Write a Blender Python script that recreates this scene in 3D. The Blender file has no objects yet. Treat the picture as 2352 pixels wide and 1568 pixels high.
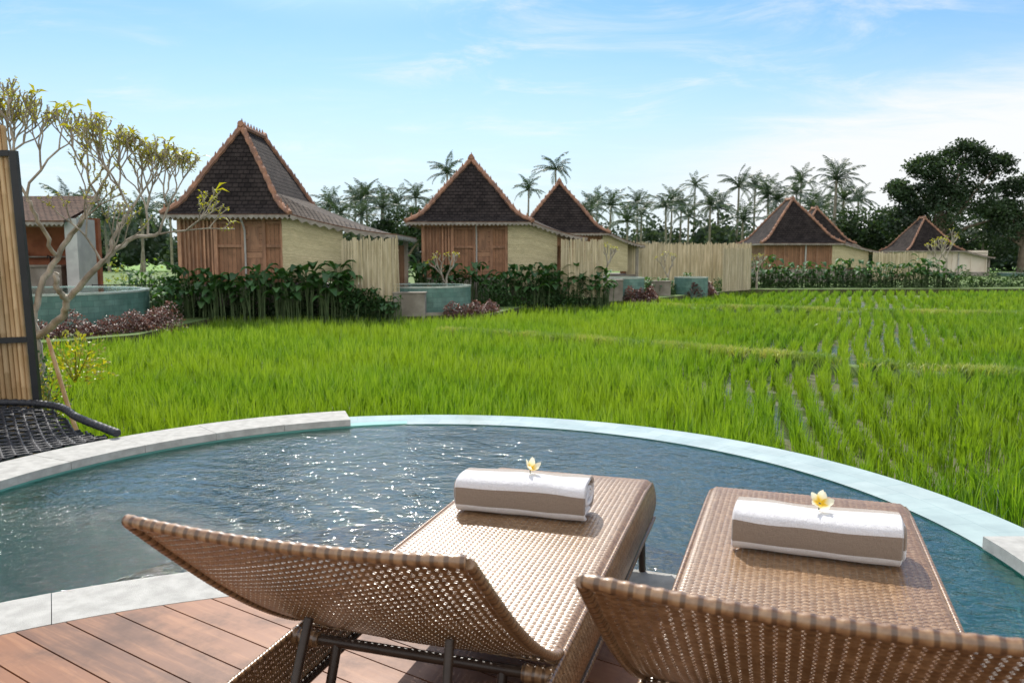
import bpy, math, random
import numpy as np
from mathutils import Vector, Matrix
R=math.radians
random.seed(7); rng=np.random.default_rng(7)
scene=bpy.context.scene
COL=scene.collection

# ------------------------------------------------------------------ mesh builder
class MB:
    def __init__(s): s.v=[];s.f=[];s.m=[];s.uv=[]
    def face(s,pts,mat=0,uv=None):
        b=len(s.v); s.v.extend([tuple(p) for p in pts]); s.f.append(tuple(range(b,b+len(pts)))); s.m.append(mat)
        s.uv.extend(uv if uv else [(p[0],p[1]) for p in pts])
    def grid(s,rows,mat=0,uvs=None,close=False):
        n=len(rows);k=len(rows[0]);b=len(s.v)
        for r in rows: s.v.extend([tuple(p) for p in r])
        for i in range(n-1):
            for j in range(k if close else k-1):
                j2=(j+1)%k
                s.f.append((b+i*k+j,b+i*k+j2,b+(i+1)*k+j2,b+(i+1)*k+j)); s.m.append(mat)
                if uvs:
                    s.uv.extend([uvs(i,j),uvs(i,j+1),uvs(i+1,j+1),uvs(i+1,j)])
                else: s.uv.extend([(i,j),(i,j+1),(i+1,j+1),(i+1,j)])
    def tube(s,path,rad,seg=8,mat=0,caps=True,vs=1.0):
        path=[Vector(p) for p in path]; n=len(path)
        if not hasattr(rad,'__len__'): rad=[rad]*n
        rows=[];prev=None;L=[0]
        for i in range(1,n): L.append(L[-1]+(path[i]-path[i-1]).length)
        for i in range(n):
            t=(path[min(i+1,n-1)]-path[max(i-1,0)])
            t=t.normalized() if t.length>1e-9 else Vector((0,0,1))
            if prev is None:
                a=Vector((0,0,1)) if abs(t.z)<.9 else Vector((1,0,0))
                prev=t.cross(a).normalized()
            nrm=(prev-t*prev.dot(t)); nrm=nrm.normalized() if nrm.length>1e-6 else t.orthogonal().normalized()
            prev=nrm; bn=t.cross(nrm)
            rows.append([path[i]+(nrm*math.cos(2*math.pi*j/seg)+bn*math.sin(2*math.pi*j/seg))*rad[i] for j in range(seg)])
        s.grid(rows,mat,lambda i,j:(L[i]*vs,j/seg),close=True)
        if caps:
            for r in (rows[0][::-1],rows[-1]):
                s.face(r,mat,[(0,0)]*len(r))
    def box(s,c,size,mat=0,rz=0.0,M=None):
        hx,hy,hz=[a/2 for a in size]
        if M is None: M=Matrix.Rotation(rz,3,'Z')
        c=Vector(c)
        P=[c+M@Vector((x*hx,y*hy,z*hz)) for z in(-1,1) for y in(-1,1) for x in(-1,1)]
        for q,(du,dv) in (((0,2,3,1),(size[0],size[1])),((4,5,7,6),(size[0],size[1])),((0,1,5,4),(size[0],size[2])),((2,6,7,3),(size[0],size[2])),((0,4,6,2),(size[1],size[2])),((1,3,7,5),(size[1],size[2]))):
            pts=[P[i] for i in q]
            if q in((0,4,6,2),(2,6,7,3)): uv=[(0,0),(0,dv),(du,dv),(du,0)]
            else: uv=[(0,0),(du,0),(du,dv),(0,dv)]
            s.face(pts,mat,uv)
    def ring(s,cx,cy,r0,r1,z0,z1,a0,a1,n,mat=0,top=True,inner=True,outer=True,ends=True,matin=None,matout=None):
        A=[a0+(a1-a0)*i/n for i in range(n+1)]
        def p(r,a,z): return (cx+r*math.cos(a),cy+r*math.sin(a),z)
        if top: s.grid([[p(r0,a,z1) for a in A],[p(r1,a,z1) for a in A]],mat,lambda i,j:(A[min(j,n)]*r1,(r1-r0)*i))
        if outer: s.grid([[p(r1,a,z1) for a in A],[p(r1,a,z0) for a in A]],mat if matout is None else matout,lambda i,j:(A[min(j,n)]*r1,(z0-z1)*i))
        if inner: s.grid([[p(r0,a,z0) for a in A],[p(r0,a,z1) for a in A]],mat if matin is None else matin,lambda i,j:(A[min(j,n)]*r0,(z1-z0)*i))
        if ends:
            for a in(a0,a1): s.face([p(r0,a,z0),p(r1,a,z0),p(r1,a,z1),p(r0,a,z1)],mat,[(0,0),(r1-r0,0),(r1-r0,z1-z0),(0,z1-z0)])
    def mesh(s,name,mats,smooth=False):
        me=bpy.data.meshes.new(name)
        me.from_pydata(s.v,[],s.f)
        for m in mats: me.materials.append(m)
        me.polygons.foreach_set('material_index',s.m)
        uv=me.uv_layers.new(name='UVMap')
        uv.data.foreach_set('uv',np.array(s.uv,dtype=np.float32).ravel())
        if smooth: me.polygons.foreach_set('use_smooth',[True]*len(s.f))
        me.update()
        return me
    def obj(s,name,mats,parent=None,smooth=False,loc=(0,0,0),rz=0):
        return mkobj(name,s.mesh(name,mats,smooth),parent,loc,rz)

def mkobj(name,data,parent=None,loc=(0,0,0),rz=0):
    o=bpy.data.objects.new(name,data); COL.objects.link(o)
    o.location=loc; o.rotation_euler=(0,0,rz)
    if parent: o.parent=parent
    return o
def tag(o,label,cat,group=None,kind=None):
    o['label']=label
    o['category']=cat
    if group:o['group']=group
    if kind:o['kind']=kind
    return o
def thing(name,label,cat,loc,rz=0,group=None):
    e=bpy.data.objects.new(name,None); COL.objects.link(e); e.location=loc; e.rotation_euler=(0,0,rz); e.empty_display_size=.3
    return tag(e,label,cat,group)
def copy_thing(e,loc,rz=0,scale=1.0,label=None):
    n=e.copy(); COL.objects.link(n); n.location=loc; n.rotation_euler=(0,0,rz); n.scale=(scale,)*3
    for c in e.children:
        k=c.copy(); COL.objects.link(k); k.parent=n
    if label: n['label']=label
    return n

# ------------------------------------------------------------------ materials
def newmat(name):
    m=bpy.data.materials.new(name); m.use_nodes=True
    nt=m.node_tree; nt.nodes.clear()
    out=nt.nodes.new('ShaderNodeOutputMaterial')
    return m,nt,out
def nd(nt,t,ins=None,**kw):
    n=nt.nodes.new(t)
    for k,v in kw.items(): setattr(n,k,v)
    if ins:
        for k,v in ins.items():
            if hasattr(v,'is_output'): nt.links.new(v,n.inputs[k])
            else: n.inputs[k].default_value=v
    return n
def C(c): return (c[0],c[1],c[2],1.0)
def mixc(nt,f,a,b,mode='MIX'):
    n=nt.nodes.new('ShaderNodeMix'); n.data_type='RGBA'; n.blend_type=mode
    for i,v in ((0,f),(6,a),(7,b)):
        if hasattr(v,'is_output'): nt.links.new(v,n.inputs[i])
        else: n.inputs[i].default_value= v if i==0 else C(v)
    return n.outputs[2]
def mth(nt,op,a,b=0.0,c=None,clamp=False):
    n=nt.nodes.new('ShaderNodeMath'); n.operation=op; n.use_clamp=clamp
    for i,v in enumerate((a,b) if c is None else (a,b,c)):
        if hasattr(v,'is_output'): nt.links.new(v,n.inputs[i])
        else: n.inputs[i].default_value=v
    return n.outputs[0]
def rng_map(nt,v,a,b,c=0.0,d=1.0,smooth=True):
    n=nt.nodes.new('ShaderNodeMapRange'); n.interpolation_type='SMOOTHSTEP' if smooth else 'LINEAR'
    nt.links.new(v,n.inputs[0]); n.inputs[1].default_value=a;n.inputs[2].default_value=b;n.inputs[3].default_value=c;n.inputs[4].default_value=d
    return n.outputs[0]
def coord(nt,kind='Object',scale=(1,1,1),rot=(0,0,0)):
    t=nd(nt,'ShaderNodeTexCoord'); mp=nd(nt,'ShaderNodeMapping',{'Scale':scale,'Rotation':rot}); nt.links.new(t.outputs[kind],mp.inputs[0]); return mp.outputs[0]
def noise(nt,vec,scale,detail=5,rough=.55,dist=0):
    return nd(nt,'ShaderNodeTexNoise',{'Vector':vec,'Scale':scale,'Detail':detail,'Roughness':rough,'Distortion':dist}).outputs[0]
def bump(nt,h,strength=.3,dist=.01,normal=None):
    i={'Height':h,'Strength':strength,'Distance':dist}
    if normal is not None: i['Normal']=normal
    return nd(nt,'ShaderNodeBump',i).outputs[0]
def prin(nt,out,col,rough=.7,nrm=None,spec=.5,**kw):
    p=nd(nt,'ShaderNodeBsdfPrincipled')
    for k,v in (('Base Color',col),('Roughness',rough),('Specular IOR Level',spec)):
        if hasattr(v,'is_output'): nt.links.new(v,p.inputs[k])
        else: p.inputs[k].default_value=C(v) if k=='Base Color' else v
    for k,v in kw.items():
        k=k.replace('_',' ')
        p.inputs[k].default_value=v
    if nrm is not None: nt.links.new(nrm,p.inputs['Normal'])
    nt.links.new(p.outputs[0],out.inputs[0]); return p

def basic(name,c1,c2,scale=5,rough=.75,bs=.2,bd=.01,bscale=None,sc=(1,1,1),kind='Object',spec=.4,island=0.0,lo=.35,hi=.65):
    m,nt,out=newmat(name); v=coord(nt,kind,sc)
    n=noise(nt,v,scale,5); f=rng_map(nt,n,lo,hi)
    col=mixc(nt,f,c1,c2)
    if island:
        g=nd(nt,'ShaderNodeNewGeometry'); r=rng_map(nt,g.outputs['Random Per Island'],0,1,1-island,1+island,False)
        vm=nd(nt,'ShaderNodeVectorMath',{0:col},operation='SCALE'); nt.links.new(r,vm.inputs['Scale']); col=vm.outputs[0]
    b=bump(nt,noise(nt,v,bscale or scale*6,4),bs,bd)
    prin(nt,out,col,rough,b,spec); return m

def leafmat(name,c1,c2,trans=.4,big=.5,rough=.5,c3=None,tcol=None,gl=.05,tip=None):
    m,nt,out=newmat(name)
    g=nd(nt,'ShaderNodeNewGeometry')
    col=mixc(nt,g.outputs['Random Per Island'],c1,c2)
    v=coord(nt,'Object'); n=noise(nt,v,big,2)
    f=rng_map(nt,n,.35,.65)
    col=mixc(nt,f,col,c3 if c3 else tuple(x*.55 for x in c1))
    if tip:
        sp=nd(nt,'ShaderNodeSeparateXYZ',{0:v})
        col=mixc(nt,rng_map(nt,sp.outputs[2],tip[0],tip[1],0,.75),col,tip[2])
    d=nd(nt,'ShaderNodeBsdfDiffuse',{'Color':col})
    tc=mixc(nt,1.0,col,tcol or (1.4,1.3,.5),'MULTIPLY')
    t=nd(nt,'ShaderNodeBsdfTranslucent',{'Color':tc})
    mx=nd(nt,'ShaderNodeMixShader',{0:trans,1:d.outputs[0],2:t.outputs[0]})
    gs=nd(nt,'ShaderNodeBsdfGlossy',{'Color':(1,1,1,1),'Roughness':rough})
    mx2=nd(nt,'ShaderNodeMixShader',{0:gl,1:mx.outputs[0],2:gs.outputs[0]})
    nt.links.new(mx2.outputs[0],out.inputs[0]); return m

def tilemat(name,c1,c2,mortar,bw,bh,mort=.004,rough=.3,kind='UV',bs=.3,bd=.004,offset=.5,spec=.5,deep=None,dirt=.35):
    m,nt,out=newmat(name); v=coord(nt,kind)
    b=nd(nt,'ShaderNodeTexBrick',{'Vector':v,'Color1':C(c1),'Color2':C(c2),'Mortar':C(mortar),'Scale':1.0,'Mortar Size':mort,'Brick Width':bw,'Row Height':bh,'Mortar Smooth':.2,'Bias':0.0})
    b.offset=offset
    n=noise(nt,v,3,5); f=rng_map(nt,n,.3,.7,0,dirt)
    col=mixc(nt,f,b.outputs[0],tuple(x*.45 for x in c1))
    if deep:
        sp=nd(nt,'ShaderNodeSeparateXYZ',{0:coord(nt,'Object')})
        col=mixc(nt,rng_map(nt,mth(nt,'ADD',sp.outputs[2],mth(nt,'MULTIPLY',n,.16)),deep[0],deep[1],1,0),col,deep[2])
    n2=noise(nt,v,40,4)
    h=mth(nt,'ADD',mth(nt,'MULTIPLY',b.outputs['Fac'],-1.0),mth(nt,'MULTIPLY',n2,.4))
    prin(nt,out,col,rough,bump(nt,h,bs,bd),spec); return m

M={}
M['stone_r']=basic('rough_stone',(.33,.325,.305),(.43,.425,.40),14,.85,.6,.004,180,lo=.3,hi=.7)
M['edge']=tilemat('wet_pale_tile',(.42,.50,.45),(.50,.56,.50),(.35,.43,.39),.3,.2,.003,.16,bs=.06,bd=.002,dirt=.4)
M['green_tile']=tilemat('green_stone_tile',(.09,.20,.17),(.16,.29,.25),(.07,.14,.12),.32,.16,.006,.4,dirt=.5)
M['inner_tile']=tilemat('pool_wall_tile',(.13,.38,.33),(.15,.41,.36),(.12,.35,.31),.12,.12,.003,.35,dirt=.3,bs=.05)
M['floor_tile']=tilemat('pool_floor_tile',(.31,.54,.53),(.36,.59,.58),(.28,.49,.48),.1,.1,.004,.4,kind='Object',dirt=.3)  # darker than the bench: light absorbed by the water, painted into the tile
M['bench_tile']=tilemat('pool_bench_tile',(.26,.74,.65),(.42,.86,.76),(.20,.60,.53),.1,.1,.004,.4,kind='Object',dirt=.35,deep=(.28,.72,(.30,.54,.53)))  # blends to the floor colour lower down, painting in absorption with depth
M['tub_floor']=tilemat('plunge_pool_floor',(.24,.66,.58),(.40,.78,.70),(.18,.52,.46),.1,.1,.004,.4,kind='Object',dirt=.3)
M['concrete']=basic('concrete',(.20,.175,.145),(.33,.30,.26),1.5,.85,.3,.01,30)
M['plaster']=basic('cream_plaster',(.66,.57,.47),(.74,.66,.56),.8,.85,.1,.005,30)
M['white']=basic('white_paint',(.40,.39,.38),(.50,.49,.47),2,.6,.1,.003,30)
M['black']=basic('black_steel',(.012,.013,.015),(.02,.021,.024),3,.35,.05,.002,60)
M['rope']=basic('black_rope',(.012,.013,.018),(.03,.032,.04),60,.5,.5,.003,300)
M['bamboo']=basic('bamboo_cane',(.38,.235,.11),(.50,.35,.19),2.5,.45,.15,.003,40,sc=(6,6,.6),island=.3)
M['bfence']=basic('pale_bamboo_slat',(.42,.35,.22),(.56,.48,.33),2,.8,.2,.004,30,sc=(5,5,.7),island=.25)
M['terra']=basic('terracotta_ridge',(.38,.195,.12),(.22,.125,.09),3,.85,.4,.02,30)
M['brick']=basic('brick_wall',(.38,.14,.07),(.26,.09,.045),2,.85,.2,.01,40)
M['fascia']=basic('weathered_fascia',(.32,.29,.255),(.21,.185,.16),4,.85,.2,.005,30)
M['fasciab']=basic('brown_fascia',(.18,.105,.065),(.12,.065,.042),4,.85,.2,.005,30)
M['dark']=basic('dark_interior',(.02,.015,.012),(.035,.025,.02),2,.9,.1)
M['bark']=basic('pale_bark',(.21,.18,.14),(.46,.41,.34),9,.85,.6,.01,45,sc=(1,1,.5),lo=.3,hi=.7)
M['palmbark']=basic('palm_bark',(.20,.17,.13),(.30,.27,.22),2,.9,.3,.02,8)
M['treebark']=basic('tree_bark',(.13,.10,.07),(.20,.16,.12),2,.9,.3,.02,8)
M['soil']=basic('soil',(.06,.055,.028),(.09,.10,.04),2,.95,.5,.03,20)
M['frame_brown']=basic('brown_frame_tube',(.035,.02,.014),(.05,.032,.022),20,.35,.1,.001,100)

def wallwood(name,c1,c2,pw=.14,horiz=False,st=.45):
    m,nt,out=newmat(name); v=coord(nt,'UV')
    sep=nd(nt,'ShaderNodeSeparateXYZ',{0:v})
    a=sep.outputs[1 if horiz else 0]
    k=mth(nt,'MULTIPLY',a,1/pw); fl=mth(nt,'FLOOR',k); fr=mth(nt,'SUBTRACT',k,fl)
    wn=nd(nt,'ShaderNodeTexWhiteNoise',noise_dimensions='1D'); nt.links.new(fl,wn.inputs['W'])
    col=mixc(nt,wn.outputs[0],c1,c2)
    v2=coord(nt,'UV',(2,14,1) if horiz else (14,2,1)); n=noise(nt,v2,3,6)
    col=mixc(nt,rng_map(nt,n,.35,.75,0,.6),col,tuple(x*.45 for x in c1))
    n4=noise(nt,v,1.4,5,.65); col=mixc(nt,rng_map(nt,n4,.42,.70,0,st),col,tuple(x*.38 for x in c1))
    gap=mth(nt,'LESS_THAN',fr,.07)
    col=mixc(nt,gap,col,tuple(x*.2 for x in c2))
    h=mth(nt,'ADD',mth(nt,'MULTIPLY',gap,-1.0),mth(nt,'MULTIPLY',n,.3))
    prin(nt,out,col,.7,bump(nt,h,.5,.01),.3); return m
M['wood']=wallwood('teak_wall',(.40,.21,.12),(.25,.13,.075),st=.65)
M['woodh']=wallwood('teak_panel',(.43,.24,.145),(.31,.165,.10),.2,True)
M['batten']=basic('teak_batten',(.41,.22,.13),(.26,.14,.085),3,.7,.2,.005,30,sc=(4,4,.8),island=.35)
M['blind']=wallwood('bamboo_blind',(.68,.60,.38),(.56,.48,.29),.045,True,.25)

def roofmat(name,c1,c2,hl=1.5):
    m,nt,out=newmat(name); v=coord(nt,'UV')
    b=nd(nt,'ShaderNodeTexBrick',{'Vector':v,'Color1':C(c1),'Color2':C(c2),'Mortar':C((.014,.012,.012)),'Scale':1.0,'Mortar Size':.018,'Brick Width':.2,'Row Height':.17,'Mortar Smooth':.3,'Bias':0.0})
    n=noise(nt,v,1.6,7,.65); col=mixc(nt,rng_map(nt,n,.42,.72,0,.8),b.outputs[0],tuple(x*hl for x in c2))
    sep=nd(nt,'ShaderNodeSeparateXYZ',{0:v}); k=mth(nt,'MULTIPLY',sep.outputs[1],1/.17); saw=mth(nt,'FRACT',k)
    col=mixc(nt,rng_map(nt,saw,.0,.3,.7,0),col,(.011,.009,.009))
    h=mth(nt,'ADD',mth(nt,'MULTIPLY',saw,-.8),mth(nt,'MULTIPLY',b.outputs['Fac'],-.6))
    prin(nt,out,col,.9,bump(nt,h,.9,.05),.08); return m
M['roof']=roofmat('dark_wood_shingle',(.022,.018,.017),(.042,.034,.031),1.5)
M['roof2']=roofmat('weathered_shingle',(.078,.066,.057),(.12,.10,.085))
M['cooktile']=roofmat('clay_roof_tile',(.12,.075,.055),(.09,.06,.045))

def deckmat():
    m,nt,out=newmat('deck_wood'); g=nd(nt,'ShaderNodeNewGeometry')
    v=coord(nt,'UV',(1.2,14,1))
    r=g.outputs['Random Per Island']
    ad=nd(nt,'ShaderNodeVectorMath',{0:v},operation='ADD'); cb=nd(nt,'ShaderNodeCombineXYZ'); nt.links.new(mth(nt,'MULTIPLY',r,37.),cb.inputs[0]); nt.links.new(cb.outputs[0],ad.inputs[1])
    n=noise(nt,ad.outputs[0],2.2,8,.6,.5)
    col=mixc(nt,r,(.27,.112,.05),(.115,.048,.026))
    col=mixc(nt,rng_map(nt,n,.4,.75,0,.6),col,(.36,.17,.08))
    n3=noise(nt,coord(nt,'Object'),3.1,6,.7); col=mixc(nt,rng_map(nt,n3,.42,.7,0,.85),col,(.08,.034,.02))
    prin(nt,out,col,mth(nt,'ADD',.28,mth(nt,'MULTIPLY',n3,.4)),bump(nt,n,.3,.002),.3); return m
M['deck']=deckmat()

def wickermat(name,c1,c2,stripe=False):
    m,nt,out=newmat(name); g=nd(nt,'ShaderNodeNewGeometry')
    r=g.outputs['Random Per Island']
    v=coord(nt,'Object'); n=noise(nt,v,55,3)
    col=mixc(nt,rng_map(nt,n,.35,.65),c1,c2)
    col=mixc(nt,mth(nt,'MULTIPLY',r,.5),col,tuple(x*.45 for x in c1))
    if stripe:
        sep=nd(nt,'ShaderNodeSeparateXYZ',{0:coord(nt,'UV')})
        sn=mth(nt,'SINE',mth(nt,'MULTIPLY',sep.outputs[0],2*math.pi/.024))
        col=mixc(nt,rng_map(nt,sn,.3,.8,0,.75),col,(.06,.03,.015))
    prin(nt,out,col,.29,bump(nt,noise(nt,v,260,3),.15,.001),.85); return m
M['wicker']=wickermat('wicker_strand',(.235,.125,.055),(.38,.23,.12))
M['wrap']=wickermat('wicker_wrap',(.21,.11,.05),(.34,.20,.10),True)

def towelmat():
    m,nt,out=newmat('striped_towel'); v=coord(nt,'UV')
    sep=nd(nt,'ShaderNodeSeparateXYZ',{0:v})
    cr=nd(nt,'ShaderNodeValToRGB'); nt.links.new(sep.outputs[1],cr.inputs[0]); cr.color_ramp.interpolation='CONSTANT'
    W=(.88,.87,.89,1);T=(.32,.25,.195,1)
    el=cr.color_ramp.elements; el[0].position=0; el[0].color=W; el[1].position=.054; el[1].color=T
    for p,c in ((.120,W),(.250,(.48,.41,.35,1)),(.34,W),(.40,T),(.47,W),(.62,T),(.70,W),(.82,T),(.92,W)):  # taupe stripe on top is paler: sunlight painted into its colour
        e=el.new(p); e.color=c
    o=coord(nt,'Object'); n1=noise(nt,o,420,2); n2=noise(nt,o,60,4)
    h=mth(nt,'ADD',n1,mth(nt,'MULTIPLY',n2,1.2))
    col=mixc(nt,rng_map(nt,n1,.3,.7,0,.2),cr.outputs[0],(.3,.27,.25),'MULTIPLY')
    prin(nt,out,col,.95,bump(nt,h,.9,.005),.1,Sheen_Weight=.4); return m
M['towel']=towelmat()

def watermat(name,tint=(.62,.86,.86),bs=.5,jet=None,bscale=1.0,ior=1.38):
    m,nt,out=newmat(name)
    v=coord(nt,'Object',(1,1.35,1)); n1=noise(nt,v,3.2*bscale,3,.5,.6); n2=noise(nt,v,10*bscale,3,.55,1.2); n3=noise(nt,v,34*bscale,2,.5,.5)
    h=mth(nt,'ADD',mth(nt,'MULTIPLY',n1,1.15),mth(nt,'ADD',mth(nt,'MULTIPLY',n2,.70),mth(nt,'MULTIPLY',n3,.20)))
    if jet:
        o=coord(nt,'Object'); d=nd(nt,'ShaderNodeVectorMath',{0:o,1:jet},operation='DISTANCE').outputs['Value']
        k=rng_map(nt,d,.1,1.4,1.0,0.0)
        nj=noise(nt,o,15,4,.65,1.5)
        rip=mth(nt,'SINE',mth(nt,'ADD',mth(nt,'MULTIPLY',d,38.0),mth(nt,'MULTIPLY',n2,7.0)))
        kk=rng_map(nt,d,.2,3.2,1.0,0.0)
        h=mth(nt,'ADD',h,mth(nt,'ADD',mth(nt,'MULTIPLY',k,mth(nt,'MULTIPLY',nj,4.2)),mth(nt,'MULTIPLY',mth(nt,'MULTIPLY',rip,.14),kk)))
    b=bump(nt,h,bs,.02)
    fr=nd(nt,'ShaderNodeFresnel',{'IOR':ior,'Normal':b})
    t=nd(nt,'ShaderNodeBsdfTransparent',{'Color':C(tint)})
    g=nd(nt,'ShaderNodeBsdfGlossy',{'Color':(1,1,1,1),'Roughness':.06,'Normal':b})
    mx=nd(nt,'ShaderNodeMixShader',{0:fr.outputs[0],1:t.outputs[0],2:g.outputs[0]})
    nt.links.new(mx.outputs[0],out.inputs[0]); return m
M['water']=watermat('pool_water_surface',(.93,.99,.99),.7,(-2.4,3.35,-.1),1.0,1.6)
M['water2']=watermat('far_pool_water',(.5,.8,.82),.15)

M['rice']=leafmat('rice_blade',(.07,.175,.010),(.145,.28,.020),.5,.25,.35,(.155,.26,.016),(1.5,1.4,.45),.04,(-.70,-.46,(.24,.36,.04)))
M['drygrass']=leafmat('bund_grass',(.24,.34,.05),(.44,.45,.14),.35,.8,.6,(.13,.25,.03))
M['plantleaf']=leafmat('broad_leaf',(.04,.12,.03),(.075,.18,.045),.3,1.2,.55,(.03,.085,.025),None,.04)
M['shrubleaf']=leafmat('shrub_leaf',(.035,.085,.022),(.065,.135,.035),.3,1.2,.6,(.025,.055,.02),None,.02)
M['stem']=basic('plant_stem',(.05,.09,.03),(.09,.13,.05),5,.6,.1)
M['purple']=leafmat('purple_leaf',(.06,.02,.022),(.19,.09,.07),.3,3.5,.4,(.19,.105,.08),(1.2,.9,.8),.07)
M['yellowleaf']=leafmat('yellow_green_leaf',(.50,.47,.03),(.22,.28,.02),.45,4,.4,(.30,.29,.03))
M['palmleaf']=leafmat('palm_frond',(.035,.068,.038),(.07,.115,.05),.3,.25,.4,(.042,.075,.046),None,.08)
M['treeleaf']=leafmat('tree_leaf',(.028,.062,.026),(.06,.105,.04),.25,.22,.5,(.02,.042,.02),None,.03)
M['woodsleaf']=leafmat('woods_leaf',(.05,.085,.055),(.085,.125,.07),.25,.10,.6,(.04,.07,.05),None,.03)
M['redleaf']=leafmat('red_flower',(.45,.02,.03),(.35,.03,.05),.3,5,.4,(.5,.04,.05))

def petalmat():
    m,nt,out=newmat('frangipani_petal'); v=coord(nt,'UV'); sep=nd(nt,'ShaderNodeSeparateXYZ',{0:v})
    col=mixc(nt,rng_map(nt,sep.outputs[0],.12,.75),(.88,.62,.06),(.90,.87,.68))
    d=nd(nt,'ShaderNodeBsdfDiffuse',{'Color':col}); t=nd(nt,'ShaderNodeBsdfTranslucent',{'Color':col})
    mx=nd(nt,'ShaderNodeMixShader',{0:.45,1:d.outputs[0],2:t.outputs[0]}); nt.links.new(mx.outputs[0],out.inputs[0]); return m
M['petal']=petalmat()

def groundmat():
    m,nt,out=newmat('field_ground'); v=coord(nt,'Object')
    n=noise(nt,v,.9,6); n2=noise(nt,v,.03,4)
    mud=mixc(nt,rng_map(nt,n,.4,.6),(.055,.07,.025),(.11,.115,.05))
    sep=nd(nt,'ShaderNodeSeparateXYZ',{0:v})
    far=rng_map(nt,sep.outputs[1],40,60)
    col=mixc(nt,far,mud,mixc(nt,n2,(.12,.24,.04),(.18,.30,.06)))
    wet=mth(nt,'MULTIPLY',rng_map(nt,n,.44,.52,1,0),mth(nt,'SUBTRACT',1.0,far))
    rough=mth(nt,'SUBTRACT',.9,mth(nt,'MULTIPLY',wet,.68))
    prin(nt,out,col,rough,bump(nt,noise(nt,v,12,5),.35,.03),.35); return m
M['ground']=groundmat()
M['terrace']=basic('garden_soil_grass',(.08,.14,.035),(.12,.17,.045),1.2,.95,.4,.03,15)

# ------------------------------------------------------------------ ground & terrace
GZ=-.95
mb=MB(); mb.face([(-1500,-300,GZ),(1500,-300,GZ),(1500,3000,GZ),(-1500,3000,GZ)])
g=mb.obj('ground',[M['ground']]); g['kind']='structure'
TER=[(-40,16.9),(-11,16.9),(-9.2,19.5),(-9.4,25.3),(-3.6,25.3),(-.8,26.3),(.6,31.2),(3.8,33.2),(7.8,38.5),(13.6,46.6),(60,50.5),(90,70),(90,100),(-60,100),(-60,16.9)]
mb=MB(); TG=-.58; TZ=.12
mb.face([(x,y,TG) for x,y in TER])
for i in range(len(TER)):
    a=TER[i];b=TER[(i+1)%len(TER)]
    mb.face([(a[0],a[1],GZ),(b[0],b[1],GZ),(b[0],b[1],TG),(a[0],a[1],TG)],1)
t=mb.obj('garden_terrain',[M['terrace'],M['soil']]); t['kind']='structure'

# ------------------------------------------------------------------ grass
def blade_obj(name,P,z0,nb,h,w,spread,mat,label,sig=.022,cat='rice'):
    N=len(P); nb=np.broadcast_to(nb,(N,)).astype(int)
    idx=np.repeat(np.arange(N),nb); T=len(idx)
    h=np.broadcast_to(h,(N,))[idx]*rng.uniform(.66,1.12,T); w=np.broadcast_to(w,(N,))[idx]*rng.uniform(.7,1.2,T)
    sg=np.broadcast_to(sig,(N,))[idx]; spread=np.broadcast_to(spread,(N,))[idx]
    z0=np.broadcast_to(z0,(N,))[idx]
    bx=P[idx,0]+rng.normal(0,1,T)*sg; by=P[idx,1]+rng.normal(0,1,T)*sg
    ph=rng.uniform(0,2*np.pi,T); ln=np.abs(rng.normal(0,1,T))*spread
    ps=rng.uniform(0,np.pi,T); wx=np.cos(ps)*w/2; wy=np.sin(ps)*w/2
    dx=np.cos(ph)*ln*h; dy=np.sin(ph)*ln*h
    V=np.zeros((T,5,3),np.float32)
    V[:,0]=np.stack([bx-wx*.7,by-wy*.7,z0],1);V[:,1]=np.stack([bx+wx*.7,by+wy*.7,z0],1)
    mx=bx+dx*.35;my=by+dy*.35;mz=z0+h*.58
    V[:,2]=np.stack([mx-wx,my-wy,mz],1);V[:,3]=np.stack([mx+wx,my+wy,mz],1)
    V[:,4]=np.stack([bx+dx,by+dy,z0+h*(1-.22*ln)],1)
    me=bpy.data.meshes.new(name)
    me.vertices.add(T*5); me.vertices.foreach_set('co',V.ravel())
    base=(np.arange(T)*5)[:,None]
    L=(base+np.array([0,1,3,2,2,3,4])[None]).astype(np.int32)
    me.loops.add(T*7); me.loops.foreach_set('vertex_index',L.ravel())
    me.polygons.add(T*2)
    st=(np.arange(T)*7)[:,None]+np.array([0,4])[None]
    me.polygons.foreach_set('loop_start',st.ravel().astype(np.int32))
    me.update(calc_edges=True); me.materials.append(mat)
    o=mkobj(name,me); tag(o,label,cat,kind='stuff'); return o

def terr_edge_y(x):
    xs=[-40,-11,-9.2,-9.19,-3.6,-.8,.6,3.8,7.8,13.6,60]; ys=[16.9,16.9,19.5,25.3,25.3,26.3,31.2,33.2,38.5,46.6,50.5]
    return np.interp(x,xs,ys)
BA=[(-2,21.8),(.3,20.6),(2.8,18.6),(5.7,16.2),(7.0,14.6),(9.2,13.6),(13,12.6)]
BB=[(5,34),(9.3,32),(15.8,29),(26,27)]
def dist_poly(P,poly):
    d=np.full(len(P),1e9)
    for a,b in zip(poly[:-1],poly[1:]):
        a=np.array(a);b=np.array(b);ab=b-a;t=np.clip(((P-a)@ab)/(ab@ab),0,1)
        d=np.minimum(d,np.linalg.norm(P-(a+t[:,None]*ab),axis=1))
    return d
PC=(-.66,3.70); PL=(-.52,4.0)
def field_ok(P):
    x,y=P[:,0],P[:,1]
    ok=(np.abs(x)<.72*y+2.5)&(y<terr_edge_y(x)-.05)
    ok&=np.hypot(x-PC[0],y-PC[1])>3.50
    ok&=~((x<-3.9)&(y<7.6)&(x>-9))|(x<-9)
    ok&=dist_poly(P,BA)>.18; ok&=dist_poly(P,BB)>.3
    ok&=~((np.abs(x)<4.2)&(y<2.5))
    return ok
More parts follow.
